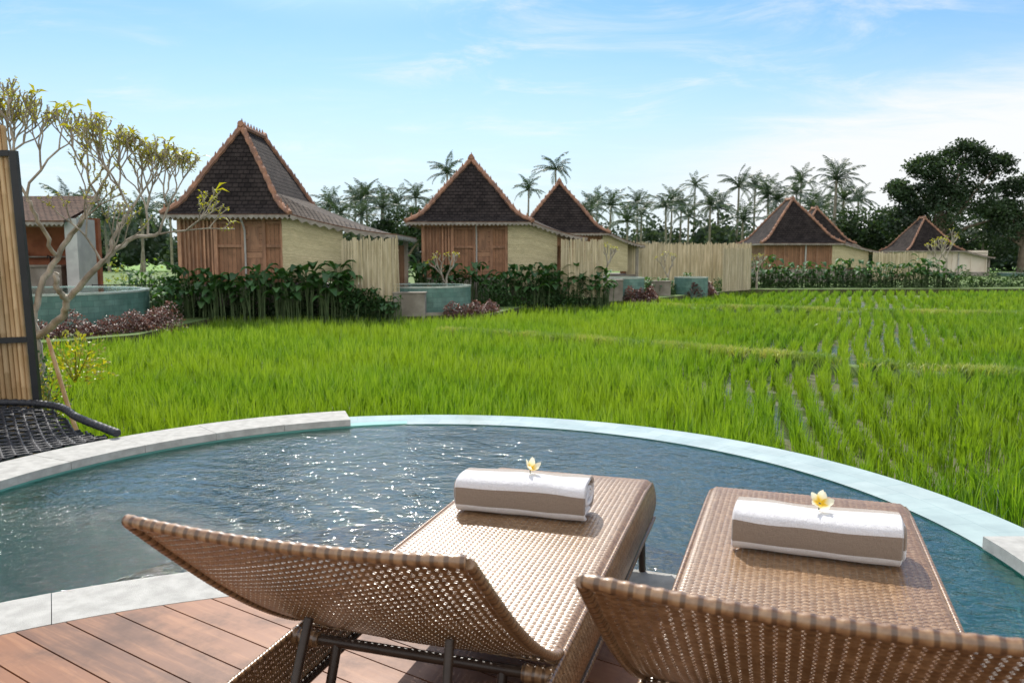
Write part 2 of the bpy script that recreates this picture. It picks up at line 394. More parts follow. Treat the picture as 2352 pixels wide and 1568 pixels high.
def gridpts(x0,x1,y0,y1,sx,sy,jit,rot=0,skew=False):
    xs=np.arange(x0,x1,sx);ys=np.arange(y0,y1,sy)
    X,Y=np.meshgrid(xs,ys); X=X.ravel();Y=Y.ravel()
    X=X+rng.normal(0,jit*sx,len(X));Y=Y+rng.normal(0,jit*sy,len(Y))
    if rot:
        X=X+(Y-y0)*math.tan(rot)+.10*np.sin(Y*.5+X*.2)
    return np.stack([X,Y],1)
def dens(P): return P[:,0]<np.where(P[:,1]<13.5,1.6+.11*P[:,1],1.2+.17*P[:,1])+.6*np.sin(P[:,1]*.8)
A=gridpts(-22,12,1,13.5,.175,.175,.30); A=A[dens(A)]
B=gridpts(-30,14,13.5,27,.20,.20,.30); B=B[dens(B)]
Cc=gridpts(-10,16,27,52,.28,.28,.32); Cc=Cc[dens(Cc)]
D=gridpts(-8,14,1,13.5,.34,.17,.11,R(13.5)); D=D[~dens(D)&(rng.uniform(0,1,len(D))>.06)]
E=gridpts(-10,28,13.5,29,.38,.20,.11,R(24)); E=E[~dens(E)&(rng.uniform(0,1,len(E))>.05)]
F=gridpts(-14,46,29,52,.60,.29,.11,R(24)); F=F[~dens(F)]
Ps=[];nbs=[];hs=[];ws=[];sgs=[];sp=[]
for P_,n_,h_,w_,s_,q_ in((A,17,.46,.0125,.032,.20),(B,11,.46,.017,.045,.20),(Cc,7,.46,.034,.08,.22),(D,25,.42,.0125,.028,.22),(E,17,.41,.018,.034,.22),(F,11,.38,.036,.055,.22)):
    P_=P_[field_ok(P_)]
    Ps.append(P_);nbs.append(np.full(len(P_),n_));ws.append(np.full(len(P_),w_));sgs.append(np.full(len(P_),s_));sp.append(np.full(len(P_),q_))
    hv=h_*(1+.09*np.sin(P_[:,0]*1.3+P_[:,1]*.7)*np.sin(P_[:,1]*.9))*rng.uniform(.80,1.14,len(P_))
    hs.append(hv)
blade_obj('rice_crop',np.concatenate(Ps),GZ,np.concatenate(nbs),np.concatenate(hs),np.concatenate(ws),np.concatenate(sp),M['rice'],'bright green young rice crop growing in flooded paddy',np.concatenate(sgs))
def along(poly,n,w):
    poly=[np.array(p) for p in poly]; L=[np.linalg.norm(b-a) for a,b in zip(poly[:-1],poly[1:])]; T=sum(L); out=[]
    for _ in range(n):
        d=random.uniform(0,T);i=0
        while d>L[i]: d-=L[i];i+=1
        t=(poly[i+1]-poly[i])/L[i]; p=poly[i]+t*d
        if math.sin(d*1.7+i)*math.sin(d*.63+2*i)<-.25 and random.random()<.8: continue
        out.append(p+np.array([-t[1],t[0]])*random.gauss(0,w))
    return np.array(out)
bp=np.concatenate([along(BA,1900,.15),along(BB,1700,.22)])
blade_obj('bund_grass',bp,GZ+.18,7,.22,.02,.7,M['drygrass'],'pale dry grass on raised paddy bund',.07,cat='grass')
mb=MB()
for poly,w in((BA,.26),(BB,.36)):
    rows=[]
    for i,p in enumerate(poly):
        a=np.array(poly[max(i-1,0)]);b=np.array(poly[min(i+1,len(poly)-1)]);t=(b-a)/np.linalg.norm(b-a);n=np.array([-t[1],t[0]])
        rows.append([(p[0]+n[0]*s*w,p[1]+n[1]*s*w,GZ+z) for s,z in((-1,-.05),(-.5,.18),(.5,.20),(1,-.05))])
    mb.grid(rows)
o=mb.obj('paddy_bund_terrain',[M['terrace']],smooth=True); o['kind']='structure'

# ------------------------------------------------------------------ pool & deck
DC=(-.38,.53); WZ=-.10
pool=thing('swimming_pool','round infinity pool with grey stone coping and pale wet edge','swimming pool',(PC[0],PC[1],GZ))
def shift(mb,par):
    lx,ly,lz=par.location; mb.v=[(a-lx,b-ly,c-lz) for a,b,c in mb.v]
RO=2.885
mb=MB()
mb.ring(PC[0],PC[1],2.96,3.36,-1.4,-.098,R(0),R(360),160,0,ends=False,top=False,matin=1,matout=1)
mb.ring(PC[0],PC[1],2.96,3.30,-1.4,-.098,R(106),R(325),90,1,outer=False,inner=False,ends=False)
mb.ring(PL[0],PL[1],2.69,2.8,-1.3,-.088,R(98),R(200),90,1,outer=False,ends=False)
n=96
mb.face([(PC[0]+2.97*math.cos(2*math.pi*i/n),PC[1]+2.97*math.sin(2*math.pi*i/n),-1.1) for i in range(n)],2)
mb.ring(DC[0],DC[1],2.4,RO-.02,-1.3,-.07,R(5),R(175),90,1,top=False,inner=False,ends=False)
steps=[(0,-.30),(.35,-.31),(.7,-.34),(.95,-.42),(1.15,-.56),(1.35,-.76),(1.55,-.98),(1.7,-1.12)]
rows=[[] for _ in steps]
for i in range(91):
    a=R(8)+R(164)*i/90; r=RO-.015; rr=r
    while rr<r+1.7:
        x=DC[0]+(rr+.02)*math.cos(a);y=DC[1]+(rr+.02)*math.sin(a)
        if math.hypot(x-PC[0],y-PC[1])>2.95: break
        rr+=.02
    for k,(dr,zz) in enumerate(steps):
        q=min(r+dr,rr); rows[k].append((DC[0]+q*math.cos(a),DC[1]+q*math.sin(a),zz))
mb.grid(rows,3)
shift(mb,pool); mb.obj('basin',[M['edge'],M['inner_tile'],M['floor_tile'],M['bench_tile']],pool)
mb=MB(); mb.ring(PC[0],PC[1],2.96,3.36,-.2,-.092,R(1),R(104.5),110,0,inner=False)
shift(mb,pool); mb.obj('overflow_edge',[M['edge']],pool)
def slabs(mb,cx,cy,r0,r1,z0,z1,a0,a1,w):
    n=max(1,round((a1-a0)*r1/w)); g=.0016/r1
    for i in range(n):
        s=a0+(a1-a0)*i/n+g;e=a0+(a1-a0)*(i+1)/n-g
        dz=random.uniform(-.001,.001)
        mb.ring(cx,cy,r0,r1,z0,z1+dz,s,e,6)
mb=MB(); slabs(mb,PL[0],PL[1],2.68,3.09,-.084,-.03,R(108),R(200),.62)
shift(mb,pool); mb.obj('coping',[M['stone_r']],pool)
mb=MB(); slabs(mb,PC[0],PC[1],2.95,3.37,-.09,-.034,R(196),R(221),.62)
shift(mb,pool); mb.obj('coping',[M['stone_r']],pool)
mb=MB(); slabs(mb,PC[0],PC[1],2.95,3.37,-.09,-.03,R(-29),R(1),.62)
shift(mb,pool); mb.obj('coping',[M['stone_r']],pool)
mb=MB()
n=128; mb.face([(PC[0]+2.965*math.cos(2*math.pi*i/n),PC[1]+2.965*math.sin(2*math.pi*i/n),WZ) for i in range(n)])
o=mb.obj('pool_water',[M['water']]); o['kind']='structure'
mb=MB(); slabs(mb,DC[0],DC[1],2.575,RO,-.07,.0,R(0),R(180),.75)
o=mb.obj('deck_edge_pavement',[M['stone_r']]); o['kind']='structure'
mb=MB(); dv=Vector((.83,-.557)).normalized(); nv=Vector((.557,.83)).normalized()
RD=2.567; pw=.14
for k in range(-19,20):
    c=k*pw+.05
    def chord(d,r=RD):
        return math.sqrt(max(0,r*r-d*d)) if abs(d)<r else 0
    a,b=c+.003,c+pw-.003
    if abs(a)>=RD or abs(b)>=RD: continue
    ts=np.linspace(0,1,4); offs=[a+(b-a)*t for t in ts]
    top=[]
    for o_ in offs: top.append(Vector(DC)+nv*o_-dv*chord(o_))
    top2=[Vector(DC)+nv*o_+dv*chord(o_) for o_ in offs]
    poly=top+top2[::-1]
    P3=[(p.x,p.y,.0) for p in poly]
    uv=[((Vector(p[:2])-Vector(DC)).dot(dv),(Vector(p[:2])-Vector(DC)).dot(nv)) for p in P3]
    b0=len(mb.v); nP=len(P3)
    mb.v.extend(P3); mb.v.extend([(p[0],p[1],-.03) for p in P3])
    mb.f.append(tuple(b0+i for i in range(nP))[::-1]); mb.m.append(0); mb.uv.extend(uv[::-1])
    for i in range(nP):
        j=(i+1)%nP; mb.f.append((b0+i,b0+j,b0+nP+j,b0+nP+i)); mb.m.append(0); mb.uv.extend([uv[i],uv[j],uv[j],uv[i]])
o=mb.obj('deck_floor',[M['deck']]); o['kind']='structure'
mb=MB(); n=64; mb.face([(DC[0]+2.56*math.cos(2*math.pi*i/n),DC[1]+2.56*math.sin(2*math.pi*i/n),-.06) for i in range(n)])
mb.ring(DC[0],DC[1],2.3,2.56,GZ,-.065,R(180),R(360),60,0,ends=False,top=False)
o=mb.obj('deck_base_floor',[M['dark']]); o['kind']='structure'

# ------------------------------------------------------------------ sun loungers
def polyS(path,x0,x1,sag=0.0,edge=0.0):
    path=np.array(path,float); seg=np.linalg.norm(np.diff(path,axis=0),axis=1); L=np.concatenate([[0],np.cumsum(seg)])
    def S(s,t):
        y=np.interp(t,L,path[:,0]); z=np.interp(t,L,path[:,1]); w=(x1-x0)
        q=2*(s/w)-1
        return np.stack([x0+s,y,z-sag*(1-q*q)-edge*(np.clip(np.abs(q)-.93,0,1)/.07)**2],1)
    return S,L[-1]
def smoothpath(pts,n=60):
    pts=np.array(pts,float); k=len(pts); out=[]
    for i in range(n):
        t=i/(n-1)*(k-1); a=min(int(t),k-2); f=t-a
        p0=pts[max(a-1,0)];p1=pts[a];p2=pts[a+1];p3=pts[min(a+2,k-1)]
        out.append(.5*((2*p1)+(-p0+p2)*f+(2*p0-5*p1+4*p2-p3)*f*f+(-p0+3*p1-3*p2+p3)*f**3))
    return np.array(out)
def weave(mb,S,W,L,pu=.0185,pv=.0106,fu=.78,fv=.93,amp=.0018,mat=0,bow=.0010):
    nu=int(round(W/pu)); nv_=int(round(L/pv)); pu=W/nu; pv=L/nv_; wu=pu*fu; wv=pv*fv
    def pn(s,t):
        e=.001
        p=S(s,t); a=S(s+e,t)-S(s-e,t); b=S(s,np.minimum(t+e,L))-S(s,np.maximum(t-e,0))
        n=np.cross(a,b); n/=np.linalg.norm(n,axis=1)[:,None]+1e-12
        return p,n
    ks=np.arange(0,2*nu+1)/2.0*pu
    for j in range(nv_+1):
        tj=j*pv; rows=[]
        for o,bo in((-wv/2,0),(0,bow),(wv/2,0)):
            t=np.full(len(ks),np.clip(tj+o,0,L)); p,n=pn(ks,t)
            off=amp*np.cos(np.pi*(ks/pu+j))+bo
            rows.append((p+n*off[:,None]).tolist())
        mb.grid(rows,mat)
    kt=np.arange(0,2*nv_+1)/2.0*pv
    for i in range(nu+1):
        si=i*pu; rows=[]
        for o,bo in((wu/2,0),(0,bow*.6),(-wu/2,0)):
            s=np.full(len(kt),np.clip(si+o,0,W)); p,n=pn(s,kt)
            off=-amp*np.cos(np.pi*(i+kt/pv))+bo
            rows.append((p+n*off[:,None]).tolist())
        mb.grid(rows,mat)
def wraptube(mb,path,r,mat=0,pitch=.017,seg=8,am=.18):
    path=np.array(path,float); seg_=np.linalg.norm(np.diff(path,axis=0),axis=1); L=np.concatenate([[0],np.cumsum(seg_)]); T=L[-1]
    n=int(T/pitch*4); ts=np.linspace(0,T,n)
    P=np.stack([np.interp(ts,L,path[:,k]) for k in range(3)],1)
    rad=[r*(1-am*.6+am*abs(math.sin(math.pi*t/pitch))) for t in ts]
    mb.tube(P.tolist(),rad,seg,mat)

LW=.35; FT=.10
lounger=thing('sun_lounger','brown woven wicker sun lounger with raised backrest on deck','sun lounger',(-.215,1.910,0),R(-17.6),'sun loungers facing the pool')
prof=smoothpath([(-.03,.372),(.3,.378),(.8,.38),(1.2+FT,.384),(1.44+FT,.38),(1.53+FT,.35),(1.572+FT,.29),(1.58+FT,.235)],80)
S_,L_=polyS(prof,-LW+.004,LW-.004,edge=.014)
mb=MB(); weave(mb,S_,2*LW-.008,L_)
mb.obj('seat',[M['wicker']],lounger,True)
bprof=smoothpath([(.02,.375),(-.06,.405),(-.2,.494),(-.34,.601),(-.47,.714),(-.595,.828)],60)
S_,L_=polyS(bprof,-LW+.01,LW-.01,sag=.018)
mb=MB(); weave(mb,S_,2*LW-.02,L_,fv=.86,fu=.70)
edge=[(LW-.008,y,z) for y,z in bprof]
top=[(LW-.012,-.598,.832)]+[(x,-.604,.836-.016*(1-(x/LW)**2)) for x in np.linspace(LW-.04,-LW+.04,20)]+[(-LW+.012,-.598,.832)]
wraptube(mb,edge,.0105,1,.012)
wraptube(mb,[(-a,b,c) for a,b,c in edge],.0105,1,.012)
wraptube(mb,top,.0115,1,.024,10)
mb.obj('backrest',[M['wicker'],M['wrap']],lounger,True)
mb=MB()
for sx in(-1,1):
    def S2(s,t,sx=sx):
        y=-.56+t; zt=np.interp(y,[-.6,-.3,1.3+FT,1.50+FT,1.55+FT],[.348,.360,.370,.362,.33])
        return np.stack([np.full_like(t,sx*(LW-.002))+sx*.012*np.sin(np.pi*np.clip(s/.17,0,1)),y,zt-s*(.17+zt-.37)/.17],1)
    weave(mb,S2,.17,2.1+FT)
    wraptube(mb,[(sx*(LW-.004),y,z-.008) for y,z in ((-.56,.352),(-.3,.366),(0,.372),(.8,.377),(1.3+FT,.378),(1.46+FT,.368),(1.54+FT,.335))],.008,1,.012)
    wraptube(mb,[(sx*(LW+.002),y,z) for y,z in ((-.56,.182),(-.3,.195),(1.2,.20),(1.54+FT,.19))],.010,1,.012)
def S3(s,t): return np.stack([-LW+t,np.full_like(t,-.565),.352-s],1)
weave(mb,S3,.17,2*LW)
wraptube(mb,[(-LW,-.565,.355),(LW,-.565,.355)],.0115,1,.012)
wraptube(mb,[(-LW,-.565,.183),(LW,-.565,.183)],.010,1,.012)
mb.obj('base_frame',[M['wicker'],M['wrap']],lounger,True)
for sx in(-1,1):
    for y,dy in((-.38,-.04),(1.38+FT,.03)):
        mb=MB(); mb.tube([(sx*.315,y,.34),(sx*.32,y+dy*.5,.18),(sx*.325,y+dy,.0)],[.017,.017,.015],12)
        mb.obj('leg',[M['frame_brown']],lounger,True)
mb=MB()
mb.tube([(-.29,-.055,.352),(.29,-.055,.352)],.014,10,0)
for sx in(-1,1):
    wraptube(mb,[(sx*.27,-.055,.352),(sx*.345,-.055,.352)],.022,1,.02,10)
    mb.tube([(sx*.22,-.055,.35),(sx*.225,-.11,.2),(sx*.23,-.2,.03)],.013,8,0)
    mb.tube([(sx*.17,-.26,.515),(sx*.18,-.32,.36),(sx*.19,-.42,.2)],.011,8,0)
mb.tube([(-.225,-.11,.2),(.225,-.11,.2)],.012,8,0)
mb.tube([(-.19,-.42,.2),(.19,-.42,.2)],.011,8,0)
mb.tube([(-.345,-.42,.2),(-.345,1.4,.21)],.012,8,0); mb.tube([(.345,-.42,.2),(.345,1.4,.21)],.012,8,0)
for y in(.2,.8,1.35): mb.tube([(-.345,y,.345),(.345,y,.345)],.011,8,0)
mb.obj('support_frame',[M['frame_brown'],M['wrap']],lounger,True)
l2=copy_thing(lounger,(.643,1.61,0),R(-19.5)); l2.scale=(1.05,1,1)

# ------------------------------------------------------------------ towels & flowers
def towel(loc,rz,Ln,label,seed):
    random.seed(seed)
    mb=MB(); turns=4; per=48; N=turns*per; th=.0125
    nx=15; A_=.106; B_=.073
    def pos(k,x,inner):
        ang=R(-112)-2*math.pi*k/per
        tn=k/per
        a=A_-.0155*tn-(th if inner else 0); b=B_-.0155*tn-(th if inner else 0)
        c=math.cos(ang);s=math.sin(ang)
        e=.56+.1*tn/4
        y=a*math.copysign(abs(c)**e,c); z=b*math.copysign(abs(s)**e,s)
        z+=(.003*math.sin(x*9+seed)+.002*math.sin(x*23+seed*2+y*20))*(1 if z>0 else 0)+.001*math.sin(x*31+k*.3)
        y+=.002*math.sin(x*13+seed*2)
        return y,z+B_+.001
    rows=[];arc=[0];rin=[]
    for k in range(N+1):
        off=.006*math.sin(k/per*2.3+seed)
        r=[];ri=[]
        for i in range(nx):
            x=-Ln/2+Ln*i/(nx-1); xx=x+off
            y,z=pos(k,x,False); r.append((xx,y,z)); y,z=pos(k,x,True); ri.append((xx,y,z))
        rows.append(r); rin.append(ri)
        if k:
            a=rows[-2][7];b=r[7]; arc.append(arc[-1]+math.hypot(a[1]-b[1],a[2]-b[2]))
    uvf=lambda i,j:(j*.03,min(arc[min(i,N)],.999))
    mb.grid([r[::-1] for r in rows],0,uvf); mb.grid(rin,0,uvf)
    for e in(0,-1):
        s=1 if e==-1 else -1
        cap=[[rows[k][e],((rows[k][e][0]+s*.005),(rows[k][e][1]+rin[k][e][1])/2,(rows[k][e][2]+rin[k][e][2])/2),rin[k][e]] for k in range(N+1)]
        mb.grid(cap if e==0 else [c[::-1] for c in cap],0,uvf)
    mb.grid([rows[0],rin[0]],0,lambda i,j:(0,0.005))
    o=mb.obj('rolled_towel',[M['towel']],None,True,loc,rz); tag(o,label,'towel','rolled towels on loungers'); return o
towel((.045,2.870,.384),R(-16.3),.475,'rolled taupe and white striped towel lying on lounger seat',1)
towel((.970,2.465,.384),R(-20.5),.485,'rolled taupe and white striped towel on lounger seat',5)
def flower(loc,rx,rz,sc,label,cup):
    mb=MB()
    for p in range(5):
        a0=2*math.pi*p/5; rows=[]
        for i in range(8):
            t=i/7; rad=.004+.034*t; w=.0165*math.sin(math.pi*min(1,(t*.82+.12)))**.8; z=cup*(t**1.3)*.03+.002*p*.3
            row=[]
            for q in(-1,-.5,0,.5,1):
                ax=rad; ay=q*w+.004*t
                x=ax*math.cos(a0)-ay*math.sin(a0); y=ax*math.sin(a0)+ay*math.cos(a0)
                row.append((x*sc,y*sc,(z+.004*q*q+.003*q)*sc))
            rows.append(row)
        mb.grid(rows,0,lambda i,j:(i/7,j/4))
    mb.tube([(0,0,.002),(0,-.003*sc,-.008*sc),(.002,-.012*sc,-.016*sc)],[.003*sc,.0022*sc,.002*sc],6,1)
    o=mb.obj('frangipani_flower',[M['petal'],M['stem']],None,True,loc,rz); o.rotation_euler=(rx,0.2,rz)
    tag(o,label,'flower','frangipani flowers on towels')
flower((.068,2.865,.542),R(30),R(20),.80,'yellow and white frangipani flower resting on towel',1.3)
flower((.975,2.455,.543),R(36),R(-10),1.0,'pale yellow frangipani flower resting on towel',.6)

# ------------------------------------------------------------------ bamboo screen
scr=thing('bamboo_screen','bamboo cane privacy screen in black steel frame','screen',(-4.30,7.2,GZ))
mb=MB(); random.seed(3)
x=-.06
while x>-2.2:
    r=random.uniform(.019,.027); x-=r
    tz=3.40+random.uniform(-.05,.08); path=[];rad=[]
    z=.05
    while z<tz:
        path+= [(x,0.01*math.sin(z),z),(x,0.01*math.sin(z),z+.012),(x,0.01*math.sin(z),z+.024)]; rad+=[r,r*1.13,r]; z+=random.uniform(.28,.4)
    path.append((x,0,tz)); rad.append(r)
    mb.tube(path,rad,10); x-=r+.002
mb.obj('cane_panel',[M['bamboo']],scr,True)
mb=MB()
mb.box((0,-.03,1.6),(.06,.05,3.2)); mb.box((-2.2,-.03,1.6),(.06,.05,3.2))
for z in(3.18,1.53,.2): mb.box((-1.1,-.034,z),(2.14,.045,.05))
mb.obj('frame',[M['black']],scr)
scr.rotation_euler=(0,R(-1.8),R(4))

# ------------------------------------------------------------------ rope net
net=thing('rope_net_lounger','black woven rope net hung beside the pool coping','net',(-4.2,5.4,-.03))
cv0=[(-2.95,5.85),(-3.55,6.42),(-4.05,6.95),(-4.7,7.12),(-6.2,7.0)]
cvs=smoothpath([(x,y,0) for x,y in cv0],30)
poly=[(p[0],p[1]) for p in cvs]+[(-6.2,3.2),(-3.7,3.4)]
def inpoly(x,y):
    c=False;n=len(poly)
    for i in range(n):
        x1,y1=poly[i];x2,y2=poly[(i+1)%n]
        if (y1>y)!=(y2>y) and x<(x2-x1)*(y-y1)/(y2-y1)+x1: c=not c
    return c and math.hypot(x-PL[0],y-PL[1])>3.12
mb=MB()
def sagz(x,y): return -.03-.06*math.sin(math.pi*min(1,max(0,(math.hypot(x-PL[0],y-PL[1])-3.1)/1.6)))
for ang in(R(35),R(-55)):
    d=np.array([math.cos(ang),math.sin(ang)]);nn=np.array([-d[1],d[0]])
    for k in range(-60,61):
        o0=np.array([-4.4,5.2])+nn*k*.075; run=[]
        for t in np.arange(-3,3,.05):
            p=o0+d*t
            ins=inpoly(p[0],p[1])
            if ins: run.append((p[0],p[1],sagz(*p)+.006*math.sin(t/.075*math.pi+k*math.pi)))
            if (not ins or t>2.9) and run:
                if len(run)>1: mb.tube(run,.0115,5,0,False)
                run=[]
shift(mb,net); mb.obj('net_mesh',[M['rope']],net,True)
mb=MB()
ee=smoothpath([(x,y,.01) for x,y in cv0],330)
mb.tube(ee.tolist(),[.026*(1+.28*abs(math.sin(i*.35))) for i in range(len(ee))],10)
for px,py in((-4.7,7.12),(-6.2,7.0)):
    mb.tube([(px,py,GZ),(px,py,-.0)],.03,8)
shift(mb,net); mb.obj('rope_border',[M['rope']],net,True)

# ------------------------------------------------------------------ frangipani tree
random.seed(12)
tree=thing('frangipani_tree','pruned frangipani tree with bare forked pale branches and tiny yellow-green leaves','tree',(-5.12,8.6,GZ))
tb=MB(); tips=[]
def limb(nodes,r0,r1):
    p=smoothpath(nodes,len(nodes)*5); n=len(p)
    p+=rng.normal(0,.008,p.shape)
    tb.tube(p.tolist(),[r0+(r1-r0)*i/(n-1) for i in range(n)],8)
def fork(p,d,L,r,depth):
    p=Vector(p); d=Vector(d).normalized()
    q=p+d*L*random.uniform(.8,1.2)
    mid=(p+q)/2+Vector((random.gauss(0,1),random.gauss(0,1),0))*L*.08
    r2=max(r*.76,.0065)
    tb.tube([p,mid,q],[r,r*.86,r2*1.12],6)
    if depth==0:
        tips.append((q,d)); return
    k=3 if random.random()<.38 else 2
    a0=random.uniform(0,2*math.pi)
    for i in range(k):
        a=a0+2*math.pi*i/k+random.gauss(0,.3)
        s=d.orthogonal().normalized(); s=Matrix.Rotation(a,3,d)@s
        nd_=(d+s*random.uniform(.38,.75)+Vector((0,0,.45))).normalized()
        fork(q,nd_,L*random.uniform(.66,.84),r2,depth-1)
Y0=8.6
limb([(-5.12,Y0,GZ),(-5.10,Y0,-.4),(-5.15,Y0,.05),(-5.19,Y0,.5),(-5.24,Y0,.8)],.08,.05)
limb([(-5.24,Y0,.78),(-5.31,Y0+.1,1.37),(-5.38,Y0,1.85),(-5.5,Y0-.1,2.05)],.042,.022)
limb([(-5.2,Y0,.6),(-5.12,Y0+.15,1.08),(-4.92,Y0+.3,1.50),(-4.70,Y0+.3,1.8),(-4.6,Y0+.35,2.0)],.036,.021)
limb([(-5.16,Y0,.46),(-4.80,Y0-.1,.70),(-4.70,Y0-.15,.88),(-4.41,Y0-.2,1.15),(-4.2,Y0-.2,1.35),(-4.03,Y0-.1,1.50),(-3.78,Y0,1.56)],.042,.019)
limb([(-4.24,Y0-.2,1.3),(-4.17,Y0-.1,1.62),(-4.07,Y0,1.80)],.023,.017)
limb([(-5.02,Y0+.2,1.35),(-5.05,Y0-.05,1.75),(-5.08,Y0-.15,1.95)],.022,.017)
limb([(-4.72,Y0-.15,.85),(-4.73,Y0-.3,1.0),(-4.72,Y0-.32,1.15)],.032,.026)
fork((-5.5,Y0-.1,2.05),(-.45,-.1,1),.30,.016,4); fork((-5.5,Y0-.1,2.05),(.5,.3,1),.32,.016,4)
fork((-5.08,Y0-.15,1.95),(-.3,-.2,1),.34,.015,5); fork((-5.08,Y0-.15,1.95),(.5,.2,1),.33,.015,4)
fork((-4.6,Y0+.35,2.0),(.55,.1,1),.28,.015,4); fork((-4.6,Y0+.35,2.0),(-.4,.1,1),.30,.015,4)
fork((-4.07,Y0,1.80),(.6,.1,1),.26,.014,4); fork((-4.07,Y0,1.80),(-.35,-.2,1),.28,.014,5)
fork((-3.78,Y0,1.56),(.4,0,1),.28,.014,5); fork((-3.9,Y0,1.53),(-.1,.2,1),.31,.014,4);fork((-3.78,Y0,1.56),(1,.1,.15),.30,.012,3)
fork((-5.38,Y0,1.85),(-.7,.2,.7),.3,.014,3)
fork((-4.92,Y0+.3,1.55),(.7,-.2,.6),.29,.014,4)
fork((-4.3,Y0-.2,1.25),(-.4,-.3,1),.3,.013,3)
fork((-4.41,Y0-.2,1.15),(.6,-.2,.5),.32,.012,3)
shift(tb,tree); tb.obj('trunk',[M['bark']],tree,True)
lb=MB()
def leaf(mbx,p,d,L,w,mat=0,droop=.2):
    d=Vector(d).normalized(); s=d.cross(Vector((0,0,1))); s=s.normalized() if s.length>.01 else Vector((1,0,0))
    s=Matrix.Rotation(random.uniform(-.7,.7),3,d)@s; p=Vector(p)
    m_=p+d*L*.5; q=p+d*L-Vector((0,0,droop*L)); n_=s.cross(d)*w*.15
    mbx.face([p,m_+s*w/2+n_,q,m_],mat); mbx.face([p,m_,q,m_-s*w/2+n_],mat)
for q,d in tips:
    for k in range(random.randint(5,12)):
        t=random.uniform(-.14,.02); pp=q+d*t
        dd=Vector((random.gauss(0,1),random.gauss(0,1),random.gauss(.5,.7)))
        leaf(lb,pp,dd,random.uniform(.022,.05),random.uniform(.014,.026),0)
    if random.random()<.08:
        for k in range(random.randint(1,3)):
            leaf(lb,q,Vector((random.gauss(.3,1),random.gauss(0,.6),random.gauss(.5,.3))),random.uniform(.12,.2),.04,0,.3)
shift(lb,tree); lb.obj('crown',[M['yellowleaf']],tree)
pole=MB(); pole.tube([(-4.98,8.5,.45),(-4.62,8.2,-.3),(-4.3,8.0,-.95)],[.022,.024,.026],8)
tag(pole.obj('support_pole',[M['bamboo']],None,True),'thin wooden stake propping the frangipani trunk','pole')
def bush(name,label,loc,rx,ry,rz_,n,ls,mats,seed,cat='shrub',kind=None,group=None):
    random.seed(seed); mb=MB()
    for i in range(n):
        th=random.uniform(0,2*math.pi); ph=math.acos(random.uniform(-.1,1)); rr=random.uniform(.45,1.0)
        k=1+.25*math.sin(th*3+seed)
        p=Vector((rx*k*rr*math.sin(ph)*math.cos(th),ry*k*rr*math.sin(ph)*math.sin(th),rz_*rr*math.cos(ph)+.0))
        d=Vector((p.x/rx,p.y/ry,p.z/rz_+.3))+Vector((random.gauss(0,.5),random.gauss(0,.5),random.gauss(0,.5)))
        leaf(mb,p,d,ls*random.uniform(.6,1.3),ls*.5*random.uniform(.7,1.2),random.choice(range(len(mats))))
    for i in range(10):
        a=random.uniform(0,6.28); mb.tube([(0,0,-.02),(rx*.5*math.cos(a),ry*.5*math.sin(a),rz_*.6)],[.01,.005],4,0)
    o=mb.obj(name,mats,None,False,loc); tag(o,label,cat,group,kind); return o
bush('croton_shrub','yellow-green leafy shrub at the frangipani foot',(-5.0,8.35,-.4),.24,.3,.72,420,.07,[M['yellowleaf'],M['plantleaf']],4)
bush('croton_shrub','yellow-green low shrub under the frangipani',(-5.05,9.1,-.1),.4,.35,.6,320,.08,[M['yellowleaf']],5)
bush('flowering_shrub','small green shrub with red flowers beside bamboo screen',(-4.72,7.75,-.7),.22,.3,.7,300,.055,[M['plantleaf'],M['yellowleaf'],M['redleaf'],M['plantleaf']],6)

